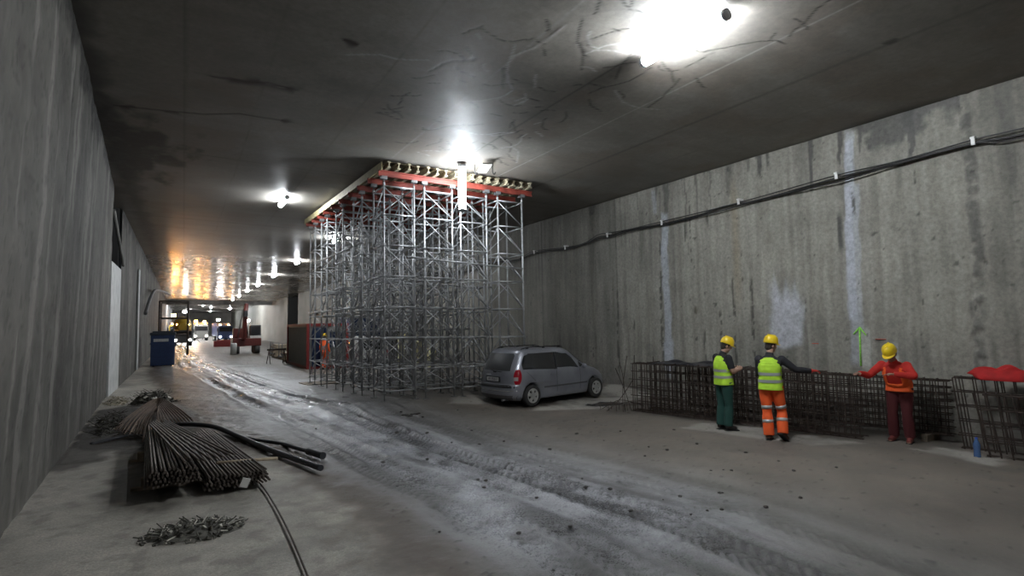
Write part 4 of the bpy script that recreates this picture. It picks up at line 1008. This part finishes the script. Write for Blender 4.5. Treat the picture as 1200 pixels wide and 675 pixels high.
# man in orange trousers reaching over the cage
J2 = stand(head=(.02, .05, 1.67), look=(.60, .75, -.15), shR=(.20, .02, 1.43), shL=(-.175, -.02, 1.43), elR=(.40, .10, 1.26), wrR=(.60, .26, 1.235), hdR=(.75, .6, .0), hnR=(0, 0, -1), htR=(-.6, .8, 0), elL=(-.22, .10, 1.17), wrL=(-.06, .32, 1.20), hdL=(.4, .8, 0), hnL=(0, 0, -1), htL=(1, 0, 0), curl=.5,
           knR=(.14, .09, .52), anR=(.17, -.02, .15), toeR=(.21, .10, .05), heelR=1, knL=(-.08, .0, .50), anL=(-.05, -.05, .10), toeL=(-.07, .11, .045))
person((9.52, 6.42, gz(9.52, 6.42)), heading(.93, .30), 'man in yellow helmet, hi-vis vest and bright orange trousers reaching over the cage', J2, dict(trousers=M_org, shirt=M_blk, sleeve=1., vest=M_hiviz, boots=M_bboot, leg_bands=True, gloves='R', flare=.03), 'workmen in yellow helmets', scale=1.06)
# man in red leaning on the cages
J3 = stand(head=(.0, .30, 1.56), neck=(0, .21, 1.42), chest=(0, .13, 1.22), pelvis=(0, -.02, .95), look=(.1, .80, -.60), shR=(.19, .17, 1.36), shL=(-.19, .17, 1.36), elR=(.36, .30, 1.17), wrR=(.44, .50, 1.22), hdR=(.2, 1, 0), hnR=(0, 0, -1), htR=(-1, 0, 0),
           elL=(-.33, .33, 1.20), wrL=(-.08, .47, 1.23), hdL=(1, .25, 0), hnL=(0, 0, -1), htL=(0, 1, 0), curl=.3, hipR=(.095, -.02, .92), hipL=(-.095, -.02, .92))
person((11.42, 5.10, gz(11.42, 5.10)), heading(-.80, -.10), 'man in yellow helmet and red work clothes leaning on the end of the cages', J3, dict(trousers=M_dred, shirt=M_redc, sleeve=1., vest=M_org, open=True, bands=(), boots=mat('red_brown_boot', (.14, .03, .025), .6), skin=M_dskin), 'workmen in yellow helmets', scale=1.05)
# far worker by the site office
J4 = stand(); person((6.2, 29.0, gz(6.2, 29)), heading(.6, .5), 'distant worker in orange clothing standing by the red framed site office', J4, dict(trousers=M_org, shirt=M_org, sleeve=1., vest=M_org, boots=M_boot), scale=1.0)

# ================================================================== STEEL BAR PILE
def bar_mesh(L, r, bend, seed, n=7):
    rs = random.Random(seed); bm = BM(); P = [V((rs.uniform(-1, 1)*bend*math.sin(PI*i/6), L*i/6, rs.uniform(-1, 1)*bend*.4*math.sin(PI*i/6))) for i in range(7)]
    loft(bm, P, [r]*7, n); me = bpy.data.meshes.new('steel_bar'); bmesh.ops.recalc_face_normals(bm, faces=bm.faces[:]); bm.to_mesh(me); bm.free(); me.materials.append(M_bar2); me.materials.append(M_bar); return me
BM_A = [bar_mesh(3.3+.12*i, .0145, .002, i) for i in range(5)]
def lay(name, me, a, b, label, group):
    a = V(a); b = V(b); o = link(name, me); o.location = a; o.rotation_mode = 'QUATERNION'; o.rotation_quaternion = (b-a).to_track_quat('Y', 'Z'); return tag(o, label, 'steel bar', group)
rs = random.Random(3)
for L_, (cols, layers, x0, x1, xr0, xr1, zb, lab, grp) in enumerate(((14, 6, -.36, .22, -.52, -.12, .20, 'straight steel bar in the upper left bundle of the bar pile', 'bars of the upper left bundle'), (17, 5, .27, 1.02, -.05, .56, .07, 'straight steel bar in the lower right bundle of the bar pile', 'bars of the lower right bundle'))):
    for k in range(layers):
        for c_ in range(cols-k % 2-(k//2)):
            f = (c_+.5*(k % 2)+.5*(k//2))/(cols-1); dy = rs.uniform(-.08, .06)
            xa = x0+(x1-x0)*f+rs.uniform(-.002, .002); xb = xr0+(xr1-xr0)*f
            z = zb+k*.035-(.05 if L_ else 0)*f*0; sag = .0
            a = (xa, 7.98+dy+.10*abs(f-.5), z+gz(0, 8)); b = (xb, 11.25+dy, z+.03)
            lay('steel_bar', BM_A[rs.randrange(5)], a, b, lab, grp)
# a few stray bars fanned over the bundles
for k in range(9):
    f = k/8; lay('steel_bar', BM_A[k % 5], (.05+.55*f, 7.9+rs.uniform(-.1, .25), .45), (-.45+.30*f, 11.2, .48), 'stray steel bar lying crosswise over both bundles', 'stray bars over the bundles')
# timber bearers under the bundles
for k, (y, x0, x1) in enumerate(((8.75, -.55, 1.0), (10.6, -.7, .6))):
    bm = BM(); q = 1; box(bm, ((x0+x1)/2, y, .02), (x1-x0, .09, .055)); box(bm, (x0+.42, y, .105), (.62, .09, .11))
    tag(obj('timber_bearer', bm, M_dw), 'timber bearer under the bar pile, %s one' % ('near', 'far')[k], 'timber')
bm = BM(); rod(bm, (.42, 8.68, .245), (1.22, 8.82, .17), .022, 8); tag(obj('wooden_stick', bm, mat('pale_stick', (.42, .34, .24), .7, var=.2)), 'pale wooden stick pushed across the lower right bundle', 'stick')
bm = BM(); box(bm, (.70, 7.80, .14), (.10, .008, .12), Euler((.2, .35, .2)).to_matrix()); tag(obj('paper_tag', bm, mat('paper_white', (.75, .74, .70), .6)), 'white paper tag hanging on the bar ends of the pile', 'tag')
# thin bent bars behind
for k in range(34):
    f = k/33; f2 = f; dz = .03*(k % 3); ax, ay = -1.15+.62*f+rs.uniform(-.07, .09), 13.9-1.8*f+rs.uniform(-.3, .2); bx, by = -.52+.06*f2, 16.3-2.1*f2
    cx, cy = .18-.56*f2, 11.75
    p = spline([(ax, ay, .035+dz), (ax*.6+bx*.4-.05, ay*.55+by*.45, .20+dz), (bx, by, .34+dz), (bx*.5+cx*.5+.09*(1-f), by*.5+cy*.5, .36+dz), (cx, cy, .40+dz)], 6)
    bm = BM(); loft(bm, p, [.009]*len(p), 6)
    tag(obj('bent_bar', bm, mat('brown_rusty_steel', (.17, .115, .08), .65, metal=.2, var=.3, vscale=6)), 'thin brown bent bar in the fan behind the straight bar bundles', 'bent bar', 'bent bars behind the bundles')
for k in range(6):
    p = spline([(-1.5+.1*k, 12.3+.3*k, .03), (-.9, 12.6+.12*k, .07+.01*k), (-.35, 11.9-.1*k, .10)], 6); bm = BM(); loft(bm, p, [.008]*len(p), 6)
    tag(obj('bent_bar', bm, M_bar), 'dark thin bar lying on the floor between the left wall and the pile', 'bent bar', 'dark bars by the left wall')
# hoses, rod
M_hose = mat('black_hose', (.028, .030, .036), .4, coat=.2)
def hose(pts, r, name, label, cat, m=M_hose, rr=None):
    p = spline(pts, 8); bm = BM(); loft(bm, p, rr(len(p)) if rr else [r]*len(p), 12); return tag(obj(name, bm, m), label, cat)
hose([(-.15, 13.6, .10), (.18, 12.97, .16), (.55, 12.4, .16), (.88, 11.55, .09), (1.22, 10.3, .05), (1.5, 9.3, .04), (1.74, 8.35, .05)], .045, 'hose', 'thick black hose curving from the bar pile to the road, nearer one', 'hose')
hose([(.62, 12.75, .05), (1.05, 11.35, .05), (1.5, 10.5, .05), (1.70, 9.85, .05), (1.82, 9.5, .05), (1.93, 9.1, .05)], .04, 'hose', 'black hose with a thick sleeve at its end, behind the nearer hose', 'hose', rr=lambda n: [.032 if i < n*.72 else .055 for i in range(n)])
hose([(.80, 9.2, .012), (.92, 8.1, .012), (.96, 6.6, .012), (.93, 5.0, .012), (.86, 3.6, .012), (.8, 2.6, .012)], .009, 'steel_rod', 'single dark rod running over the floor towards the viewer', 'rod', M_bar)
hose([(-1.4, 12.5, .05), (-.9, 12.75, .09), (-.5, 12.5, .07), (-.25, 12.0, .05)], .03, 'hose', 'short dark hose end left of the bent bars', 'hose')
# debris heaps
def debris(name, cx, cy, rx, ry, h, n, m, label, seed, size=.06, m2=None):
    rs = random.Random(seed); bm = BM(); N_ = 26
    g = gz(cx, cy); rings = []
    for i in range(8):
        r = 1-i/7.5; rings.append([bm.verts.new((cx+rx*r*math.cos(2*PI*k/N_)*(1+.15*math.sin(3*k+seed)), cy+ry*r*math.sin(2*PI*k/N_)*(1+.15*math.cos(2*k+seed)), g-.01+h*(1-r*r)*(.8+.4*rs.random()))) for k in range(N_)])
    for A, B in zip(rings[:-1], rings[1:]):
        for k in range(N_): bm.faces.new((A[k], A[(k+1) % N_], B[(k+1) % N_], B[k]))
    bm.faces.new(rings[-1])
    for f in bm.faces: f.smooth = True
    for i in range(n):
        a = rs.uniform(0, 2*PI); r = rs.random()**.6*1.08; x = cx+rx*r*math.cos(a); y = cy+ry*r*math.sin(a); z = g+h*max(0, 1-r*r)+.01
        rot = Euler((rs.uniform(-.6, .6), rs.uniform(-.6, .6), rs.uniform(0, 6))).to_matrix()
        if rs.random() < .5: d = rot @ V((size*rs.uniform(.8, 2.5), 0, 0)); rod(bm, V((x, y, z))-d, V((x, y, z+.015))+d, .006, 5, mi=1 if rs.random() < .3 else 0)
        else: box(bm, (x, y, z), (size*rs.uniform(.4, 1.4), size*rs.uniform(.4, 1.2), size*rs.uniform(.1, .5)), rot, mi=1 if rs.random() < .18 else 0)
    return tag(obj(name, bm, [m, m2 or m]), label, 'debris', kind='stuff')
M_deb = mat('grey_debris', (.11, .105, .09), .9, var=.4, vscale=15, bumpv=.5); M_debl = mat('pale_debris', (.5, .48, .42), .8)
debris('debris', .12, 6.68, .46, .30, .085, 190, M_deb, 'small heap of grey scraps and wire on the bare floor in front of the bar pile', 4, .045, M_debl)
debris('debris', -.72, 18.6, .50, .6, .28, 170, mat('dark_debris', (.06, .055, .045), .9, var=.3, vscale=10), 'dark heap of scrap beyond the bent bars', 6, .14, M_debl)
debris('debris', -1.58, 19.0, .22, .5, .16, 110, mat('cream_debris', (.38, .34, .26), .9, var=.3), 'pale rubble against the foot of the left wall', 8, .09, M_debl)
debris('debris', -1.36, 14.9, .2, 1.7, .10, 160, MATS['dark_debris'], 'flat dark strip of scrap between the left wall and the bent bars', 9, .10)
# small stones on the road
rs = random.Random(12); stone = []
for k in range(4):
    bm = BM(); bmesh.ops.create_icosphere(bm, subdivisions=2, radius=1)
    for v in bm.verts: v.co *= 1+rs.uniform(-.22, .22)
    for v in bm.verts: v.co.z *= .6
    me = bpy.data.meshes.new('stone'); bm.to_mesh(me); bm.free(); me.materials.append(mat('dark_stone', (.05, .046, .042), .8)); stone.append(me)
for k in range(60):
    y = 3.6+rs.random()**1.4*9; x = rs.uniform(2.2, 9.0); s = rs.uniform(.010, .022)*(1+.08*y)
    if 6.6 < x and y > 11: continue
    o = link('stone', stone[k % 4]); o.location = (x, y, gz(x, y)+.02); o.scale = (s, s, s); o.rotation_euler = (0, 0, rs.uniform(0, 6)); tag(o, 'small dark stone lying loose on the muddy road', 'stone', 'small stones on the road')
bm = BM(); 
for k in range(9): 
    rr_ = random.Random(k); box(bm, (4.55+rr_.uniform(-.2, .2), 12.15+rr_.uniform(-.12, .12), gz(4.5, 12.1)+.015), (.12, .07, .03), Euler((0, 0, rr_.uniform(0, 3))).to_matrix(), bev=.008)
tag(obj('mud_clods', bm, MATS['dark_stone']), 'flattened dark clods of mud on the road in front of the scaffold', 'mud', kind='stuff')

# ================================================================== FAR OBJECTS
M_redf = mat('site_red_paint', (.17, .016, .014), .5, var=.15); M_grey = mat('office_grey_panel', (.165, .165, .15), .6, var=.1, bumpv=.1)
M_blue = mat('bin_blue', (.010, .03, .10), .45, var=.15); M_blued = mat('bin_dark_lid', (.03, .04, .055), .5); M_wl = mat('dirty_white_paint', (.55, .55, .53), .5, var=.1)
M_winb = mat('dark_blue_window', (.01, .02, .05), .15, spec=.8)
def gg(x, y): return gz(x, y)
# site office container
t = empty('site_office', (5.45, 29.6, gg(5.45, 29.6)-.0), 0, 'grey site office container with a red frame behind the scaffold corner', 'container')
LX, LY, HZ = 2.1, 6.2, 2.35
bm = BM(); box(bm, (LX/2, LY/2, HZ/2+.04), (LX-.1, LY-.1, HZ-.15)); obj('wall_panel', bm, M_grey, t)
for i in range(22):
    pass
bm = BM()
for i in range(24): box(bm, (.042, .3+i*.24, HZ/2), (.02, .10, HZ-.4))
obj('corrugation', bm, M_grey, t)
for x in (.06, LX-.06):
    for y in (.06, LY-.06): bm = BM(); box(bm, (x, y, HZ/2), (.16, .16, HZ), bev=.01); obj('corner_post', bm, M_redf, t)
for z in (.07, HZ-.07):
    for x in (.06, LX-.06): bm = BM(); box(bm, (x, LY/2, z), (.12, LY, .14)); obj('frame_beam', bm, M_redf, t)
    for y in (.06, LY-.06): bm = BM(); box(bm, (LX/2, y, z), (LX, .12, .14)); obj('frame_beam', bm, M_redf, t)
bm = BM(); box(bm, (.62, .02, 1.12), (.75, .05, 2.0), bev=.01); d = obj('door', bm, M_winb, t)
bm = BM(); box(bm, (.92, -.02, 1.1), (.03, .04, .14)); obj('door_handle', bm, M_chrome, d)
bm = BM(); box(bm, (1.5, .02, 1.5), (.7, .05, .8), bev=.01); obj('window', bm, M_winb, t)
# white van behind the scaffold
def van(loc, rz, label, col, s=1.):
    t = empty('van', loc, rz, label, 'van'); t.scale = (s,)*3
    bm = BM(); sec = []
    prof = [(-2.3, .35, 1.85), (-2.25, .35, 1.95), (.9, .35, 1.98), (1.25, .35, 1.9), (1.75, .35, 1.3), (2.45, .35, 1.12), (2.6, .4, .85), (2.62, .4, .5)]
    for y, z0, z1 in prof:
        w_ = .92; ww = .78 if z1 > 1.5 else .85
        sec.append([bm.verts.new(p) for p in ((-w_, y, z0), (-w_, y, min(1.1, z1-.1)), (-ww, y, z1-.04), (-ww+.12, y, z1), (ww-.12, y, z1), (ww, y, z1-.04), (w_, y, min(1.1, z1-.1)), (w_, y, z0))])
    for A, B in zip(sec[:-1], sec[1:]):
        for k in range(8): bm.faces.new((A[k], A[(k+1) % 8], B[(k+1) % 8], B[k]))
    bm.faces.new(sec[0][::-1]); bm.faces.new(sec[-1]); obj('body', bm, col, t)
    bm = BM(); box(bm, (0, -2.30, 1.45), (1.3, .03, .55), bev=.01); obj('rear_window', bm, M_glass, t)
    for sx in (-1, 1):
        bm = BM(); box(bm, (sx*.875, 1.0, 1.4), (.03, .7, .42), Euler((0, sx*-.17, 0)).to_matrix(), bev=.01); obj('side_window', bm, M_glass, t)
        bm = BM(); box(bm, (sx*.80, -2.29, .95), (.12, .05, .4), bev=.01); obj('tail_lamp', bm, M_redl, t)
        for y in (-1.5, 1.65):
            bm = BM(); rod(bm, (sx*.70, y, .33), (sx*.93, y, .33), .33, 24); w_ = obj('wheel', bm, M_tyre, t); bm = BM(); rod(bm, (sx*.90, y, .33), (sx*.94, y, .33), .19, 16); obj('rim', bm, M_alloy, w_)
    bm = BM(); box(bm, (0, -2.33, .5), (1.8, .12, .22), bev=.03); obj('bumper', bm, M_blackp, t)
    return t
van((8.75, 30.6, gg(8.75, 30.6)), heading(.05, 1), 'white van parked beyond the scaffold, seen through its posts', M_wl, .85)
# dark blue truck
def box_truck(loc, rz, label, bc, cc, s=1., lights=False, name='truck', mixer=False):
    t = empty(name, loc, rz, label, 'truck'); t.scale = (s,)*3      # local +Y is forward
    bm = BM(); box(bm, (0, 0, .85), (.9, 7.2, .22)); obj('chassis', bm, M_blackp, t)
    if mixer:
        bm = BM(); p = [(0, -3.9, 2.9), (0, -3.5, 2.75), (0, -2.4, 2.45), (0, -.8, 2.15), (0, .6, 1.95), (0, 1.2, 1.9)]; p = [(a, b+1.6, c_+.75) for a, b, c_ in p]; loft(bm, p, [.45, .7, 1.1, 1.18, .85, .55], 24); obj('mixer_drum', bm, bc, t)
        bm = BM(); box(bm, (0, -3.9, 2.2), (.9, .12, 1.6)); box(bm, (0, -4.15, 3.0), (.6, .5, .4)); obj('chute_frame', bm, cc, t)
    else:
        bm = BM(); box(bm, (0, -1.1, 2.15), (2.4, 5.2, 2.4), bev=.04); obj('cargo_box', bm, bc, t)
        for k in range(6): bm = BM(); box(bm, (0, -3.2+k*.84, 2.15), (2.46, .06, 2.36)); obj('rib', bm, bc, t)
    bm = BM(); sec = []
    for y, z1 in ((1.7, 2.9), (2.9, 2.9), (3.3, 2.75), (3.6, 1.7), (3.65, .6)):
        z1 = .6+(z1-.6)*(.72 if mixer else 1)
        sec.append([bm.verts.new(p) for p in ((-1.18, y, .55), (-1.18, y, z1-.15), (-1.0, y, z1), (1.0, y, z1), (1.18, y, z1-.15), (1.18, y, .55))])
    for A, B in zip(sec[:-1], sec[1:]):
        for k in range(6): bm.faces.new((A[k], A[(k+1) % 6], B[(k+1) % 6], B[k]))
    bm.faces.new(sec[0][::-1]); bm.faces.new(sec[-1]); cab = obj('cab', bm, cc, t)
    bm = BM(); box(bm, (0, 3.50, 1.8 if mixer else 2.2), (2.0, .05, .5 if mixer else .8), Euler((.28, 0, 0)).to_matrix(), bev=.01); obj('windscreen', bm, M_glass, cab)
    for sx in (-1, 1):
        bm = BM(); box(bm, (sx*1.19, 2.6, 2.1), (.04, .8, .6), bev=.01); obj('side_window', bm, M_glass, cab)
        bm = BM(); box(bm, (sx*1.32, 3.4, 2.1), (.12, .12, .5), bev=.02); obj('mirror', bm, M_blackp, cab)
        bm = BM(); ball(bm, (sx*.88, 3.68, .85), (.16, .05, .12)); obj('headlamp', bm, M_head if lights else M_clear, cab)
        for y in (2.5, -1.6, -2.8):
            bm = BM(); rod(bm, (sx*.78, y, .5), (sx*1.14, y, .5), .5, 22); w_ = obj('wheel', bm, M_tyre, t); bm = BM(); rod(bm, (sx*1.08, y, .5), (sx*1.16, y, .5), .24, 14); obj('rim', bm, M_alloy, w_)
    if lights:
        bm = BM(); rod(bm, (.7, 2.2, 2.9), (.7, 2.2, 3.12), .11, 12); obj('beacon', bm, M_amber, cab)
        bm = BM(); rod(bm, (-.7, 2.2, 2.9), (-.7, 2.2, 3.12), .11, 12); obj('beacon', bm, M_amber, cab)
    return t
M_head = mat('lit_headlamp', (1, 1, 1), .3, emit=(1, .95, .85), es=HEADL); M_amber = mat('amber_beacon_light', (1, .5, .1), .3, emit=(1, .42, .08), es=AMB)
M_dblue = mat('dark_blue_paint', (.02, .035, .10), .5, var=.2); M_yel = mat('dusty_yellow_paint', (.45, .30, .03), .5, var=.2)
box_truck((10.4, 38.5, gg(10.4, 38.5)), heading(.05, 1), 'dark blue truck parked by the wall beyond the scaffold', M_dblue, M_dblue, .85)
box_truck((-.1, 80, gg(-.1, 80)), heading(.02, -1), 'yellow concrete mixer truck with headlamps on, driving far down the tunnel', M_yel, M_blackp, .85, True, mixer=True)
box_truck((2.6, 112, gg(2.6, 112)), heading(.0, -1), 'distant truck with headlamps on, right of the mixer truck', M_grey, M_grey, .95, True)
box_truck((-.9, 108, gg(-.9, 108)), heading(.0, -1), 'farthest truck with headlamps on, behind the mixer truck', M_dblue, M_yel, .95, True)
box_truck((5.6, 104, gg(5.6, 104)), heading(.1, -1), 'far blue truck with lamps on near the drop beam', M_dblue, M_dblue, .9, True)
# flood lamps on stands in the far works
for k, (x, y, z, am) in enumerate(((-1.0, 74, 3.6, 1), (.1, 88, 4.4, 0), (1.6, 96, 3.2, 1), (4.4, 92, 3.4, 0), (6.0, 118, 2.6, 0), (3.4, 120, 3.4, 1))):
    t = empty('flood_lamp', (x, y, gg(x, y)), 0, 'distant flood lamp on a stand, %s' % ('amber, left of the mixer truck', 'white, behind the mixer truck', 'amber, right of the mixer truck', 'white, by the right side of the road', 'white, farthest right', 'amber, farthest off')[k], 'lamp', 'flood lamps deep in the tunnel')
    bm = BM(); rod(bm, (0, 0, .3), (0, 0, z), .04, 8); [rod(bm, (0, 0, .7), (.6*math.cos(a), .6*math.sin(a), .0), .03, 6) for a in (0, 2.1, 4.2)]; obj('stand', bm, M_blackp, t)
    bm = BM(); box(bm, (0, 0, z), (.5, .16, .34), bev=.02); box(bm, (0, .1, z), (.4, .1, .25)); hs = obj('lamp_head', bm, M_blackp, t)
    bm = BM(); box(bm, (0, -.085, z), (.44, .02, .28)); obj('lamp_glass', bm, M_amber if am else M_head, hs)
# blue bin
t = empty('waste_container', (-1.56, 36.0, gg(-1.0, 36)), 0, 'tall dark blue lidded container standing by the left wall', 'container'); t.scale = (.82, .82, .97)
bm = BM(); box(bm, (.72, .65, .95), (1.38, 1.25, 1.78), bev=.05); obj('container_body', bm, M_blue, t)
bm = BM(); box(bm, (.72, .65, 1.86), (1.48, 1.36, .16), bev=.05); box(bm, (.72, .65, 1.97), (1.2, 1.0, .1), bev=.04); obj('lid', bm, M_blued, t)
bm = BM(); box(bm, (.62, .015, 1.50), (.85, .03, .16), bev=.005); obj('pale_label_strip', bm, M_wl, t)
for sx in (0.02, 1.42): bm = BM(); box(bm, (sx, .65, 1.3), (.08, .5, .1), bev=.02); obj('lifting_lug', bm, M_blued, t)
for sx in (.2, 1.24):
    for y in (.15, 1.15): bm = BM(); rod(bm, (sx-.03, y, .07), (sx+.03, y, .07), .07, 12); obj('castor', bm, M_blackp, t)
# dark frame by the left wall
t = empty('steel_gantry', (-1.6, 50, gg(-1.6, 50)), 0, 'dark steel frame standing along the left wall beyond the blue container', 'frame')
for x in (0, 1.9):
    for y in (0, 3): bm = BM(); rod(bm, (x, y, 0), (x, y, 4.2), .07, 8); obj('post', bm, M_bar, t)
for z in (1.6, 2.9, 4.2):
    for a, b in (((0, 0), (1.9, 0)), ((0, 3), (1.9, 3)), ((0, 0), (0, 3)), ((1.9, 0), (1.9, 3))): bm = BM(); rod(bm, (*a, z), (*b, z), .05, 8); obj('rail', bm, M_bar, t)
p = spline([(-1.9, 38, 3.0), (-1.75, 42, 4.4), (-1.6, 47, 4.9), (-1.0, 55, 5.0)], 6); bm = BM(); loft(bm, p, [.09]*len(p), 10); tag(obj('vent_pipe', bm, M_galvd), 'pale pipe rising along the left wall above the blue container', 'pipe')
# red drill rig
M_rig = mat('rig_red_paint', (.10, .016, .012), .45, var=.2)
t = empty('drill_rig', (4.55, 51.5, gg(4.5, 51.5)), 0, 'red tracked rig with a raised mast beside the right wall far down', 'machine'); t.scale = (.85, .85, .85)
for x in (-.9, .9):
    bm = BM(); loft(bm, [(x-.22, 0, .42), (x+.22, 0, .42)], [(1.7, .40)]*2, 24, side=(0, 1, 0), power=4); obj('track', bm, M_tyre, t)
bm = BM(); box(bm, (0, .1, 1.15), (2.5, 3.2, .75), bev=.06); obj('upper_body', bm, M_rig, t)
bm = BM(); box(bm, (.75, -.7, 2.15), (.95, 1.4, 1.3), bev=.08); cb = obj('cab', bm, M_blackp, t)
bm = BM(); box(bm, (.75, -1.43, 2.25), (.75, .03, .85)); obj('cab_window', bm, M_glass, cb); bm = BM(); box(bm, (.75, -.7, 1.62), (1.0, 1.45, .3), bev=.03); obj('cab_base', bm, M_wl, cb)
bm = BM(); box(bm, (-.45, 1.0, 2.0), (1.3, 1.2, 1.0), bev=.05); obj('engine_cover', bm, M_rig, t)
bm = BM(); rod(bm, (-.35, -1.6, 1.3), (-.15, -1.9, 4.9), .17, 8); box(bm, (-.25, -1.75, 3.1), (.38, .30, 3.4), Euler((.08, .05, 0)).to_matrix(), bev=.03); ms = obj('mast', bm, M_rig, t)
bm = BM(); rod(bm, (-.8, -.9, 1.6), (-.4, -1.75, 4.3), .06, 8); rod(bm, (.1, -.9, 1.6), (-.1, -1.75, 3.8), .06, 8); obj('hydraulic_ram', bm, M_galv, ms)
bm = BM(); box(bm, (-.2, -2.05, 3.9), (.34, .34, .6), bev=.04); obj('drill_head', bm, M_blackp, ms)
bm = BM(); ball(bm, (.1, -1.7, 3.25), .09); obj('work_lamp', bm, M_head, ms)
bm = BM(); loft(bm, [(3.5, 49.6, gg(3.5, 49)), (3.5, 49.6, .75), (3.5, 49.6, .85)], [.22, .24, .18], 16); tag(obj('white_drum', bm, M_wl), 'pale drum standing in front of the red rig', 'drum')
# barrier beam and red low stack left of the rig
bm = BM(); box(bm, (4.6, 72, gg(4.6, 72)+.35), (3.2, 1.2, .7), bev=.05); box(bm, (4.6, 72, gg(4.6, 72)+.75), (2.6, .8, .12)); tag(obj('low_red_skip', bm, M_redf), 'low dark red skip far down the road left of the rig', 'skip')
# stacks along the right wall
k = 0
for (x, y, kind) in ((6.2, 37.2, 0), (6.3, 39.9, 1), (6.2, 42.5, 0), (6.4, 45.0, 1)):
    t = empty('material_pallet', (x, y, gg(x, y)), 0, 'loaded pallet of site materials before the grey office container, %s in the line' % ('nearest', 'second', 'third', 'farthest')[k], 'pallet', 'loaded pallets by the office'); k += 1
    bm = BM(); [box(bm, (dx, 0, .05), (.1, 1.8, .1)) for dx in (-.6, 0, .6)]; [box(bm, (0, dy, .115), (1.4, .16, .03)) for dy in (-.8, -.4, 0, .4, .8)]; obj('pallet_base', bm, M_dw, t)
    rs = random.Random(k)
    if kind == 0:
        bm = BM(); [box(bm, (rs.uniform(-.15, .15), rs.uniform(-.1, .1), .2+.12*q), (1.2, 1.5, .09), Euler((0, 0, rs.uniform(-.06, .06))).to_matrix()) for q in range(7)]; obj('board_stack', bm, MATS['pale_stick'], t)
    else:
        bm = BM(); [rod(bm, (-.6+.17*q, -.9, .2+.16*(q % 3)), (-.6+.17*q, 1.1, .2+.16*(q % 3)), .07, 10) for q in range(8)]; [rod(bm, (-.65, dy, .15), (-.65, dy, 1.1), .03, 6) for dy in (-.7, .7)]; [rod(bm, (.65, dy, .15), (.65, dy, 1.1), .03, 6) for dy in (-.7, .7)]; obj('pipe_stack', bm, M_galvd, t)
t = empty('trestle', (4.8, 35.4, gg(4.8, 35.4)), .3, 'dark trestle standing left of the grey office container', 'trestle')
bm = BM(); box(bm, (0, 0, .85), (1.1, .12, .1)); obj('top_bar', bm, M_bar, t)
for sx in (-.45, .45):
    for sy in (-.25, .25): bm = BM(); rod(bm, (sx, 0, .82), (sx*1.1, sy, 0), .025, 6); obj('leg', bm, M_bar, t)
bm = BM(); box(bm, (XR-.3, 62, 3.55), (.5, 2.2, .22), bev=.02); box(bm, (XR-.1, 62, 3.35), (.1, .2, .3)); tag(obj('wall_bracket_shelf', bm, M_blackp), 'dark shelf bracket high on the right wall beyond the rig', 'bracket')
# pale yellow blocks standing in for unidentified bright blobs behind the scaffold
for k, (x, y, z, s) in enumerate(((10.2, 26.5, 1.2, .4), (10.9, 26.2, .9, .35), (9.6, 27.0, 1.7, .25))):
    bm = BM(); box(bm, (0, 0, 0), (s, .4, s*1.3), bev=.04); box(bm, (0, .1, -(z+.0)/2-.05), (s*.9, .35, z-s*1.3+.12)) ; o = obj('yellow_block', bm, mat('pale_yellow_plastic', (.8, .75, .45), .5, var=.2)); o.location = (x, y, gz(x, y)+z)
    for v in o.data.vertices: v.co.z = max(v.co.z, -z)
    tag(o, 'pale yellow stand-in block seen through the scaffold, %s' % ('middle', 'right', 'left')[k], 'crate', 'pale blocks behind the scaffold')
w = bpy.data.worlds.new('world'); SC.world = w; w.use_nodes = True
w.node_tree.nodes['Background'].inputs[0].default_value = (.5, .55, .6, 1); w.node_tree.nodes['Background'].inputs[1].default_value = .01
SC.view_settings.view_transform = 'Standard'; SC.view_settings.look = 'None'; SC.view_settings.gamma = 1; SC.view_settings.use_curve_mapping = False
SC.view_settings.exposure = 0.45
c = SC.cycles; c.use_denoising = True; c.max_bounces = 8; c.diffuse_bounces = 5; c.glossy_bounces = 4; c.sample_clamp_indirect = 6
c.caustics_reflective = False; c.caustics_refractive = False; c.use_light_tree = True
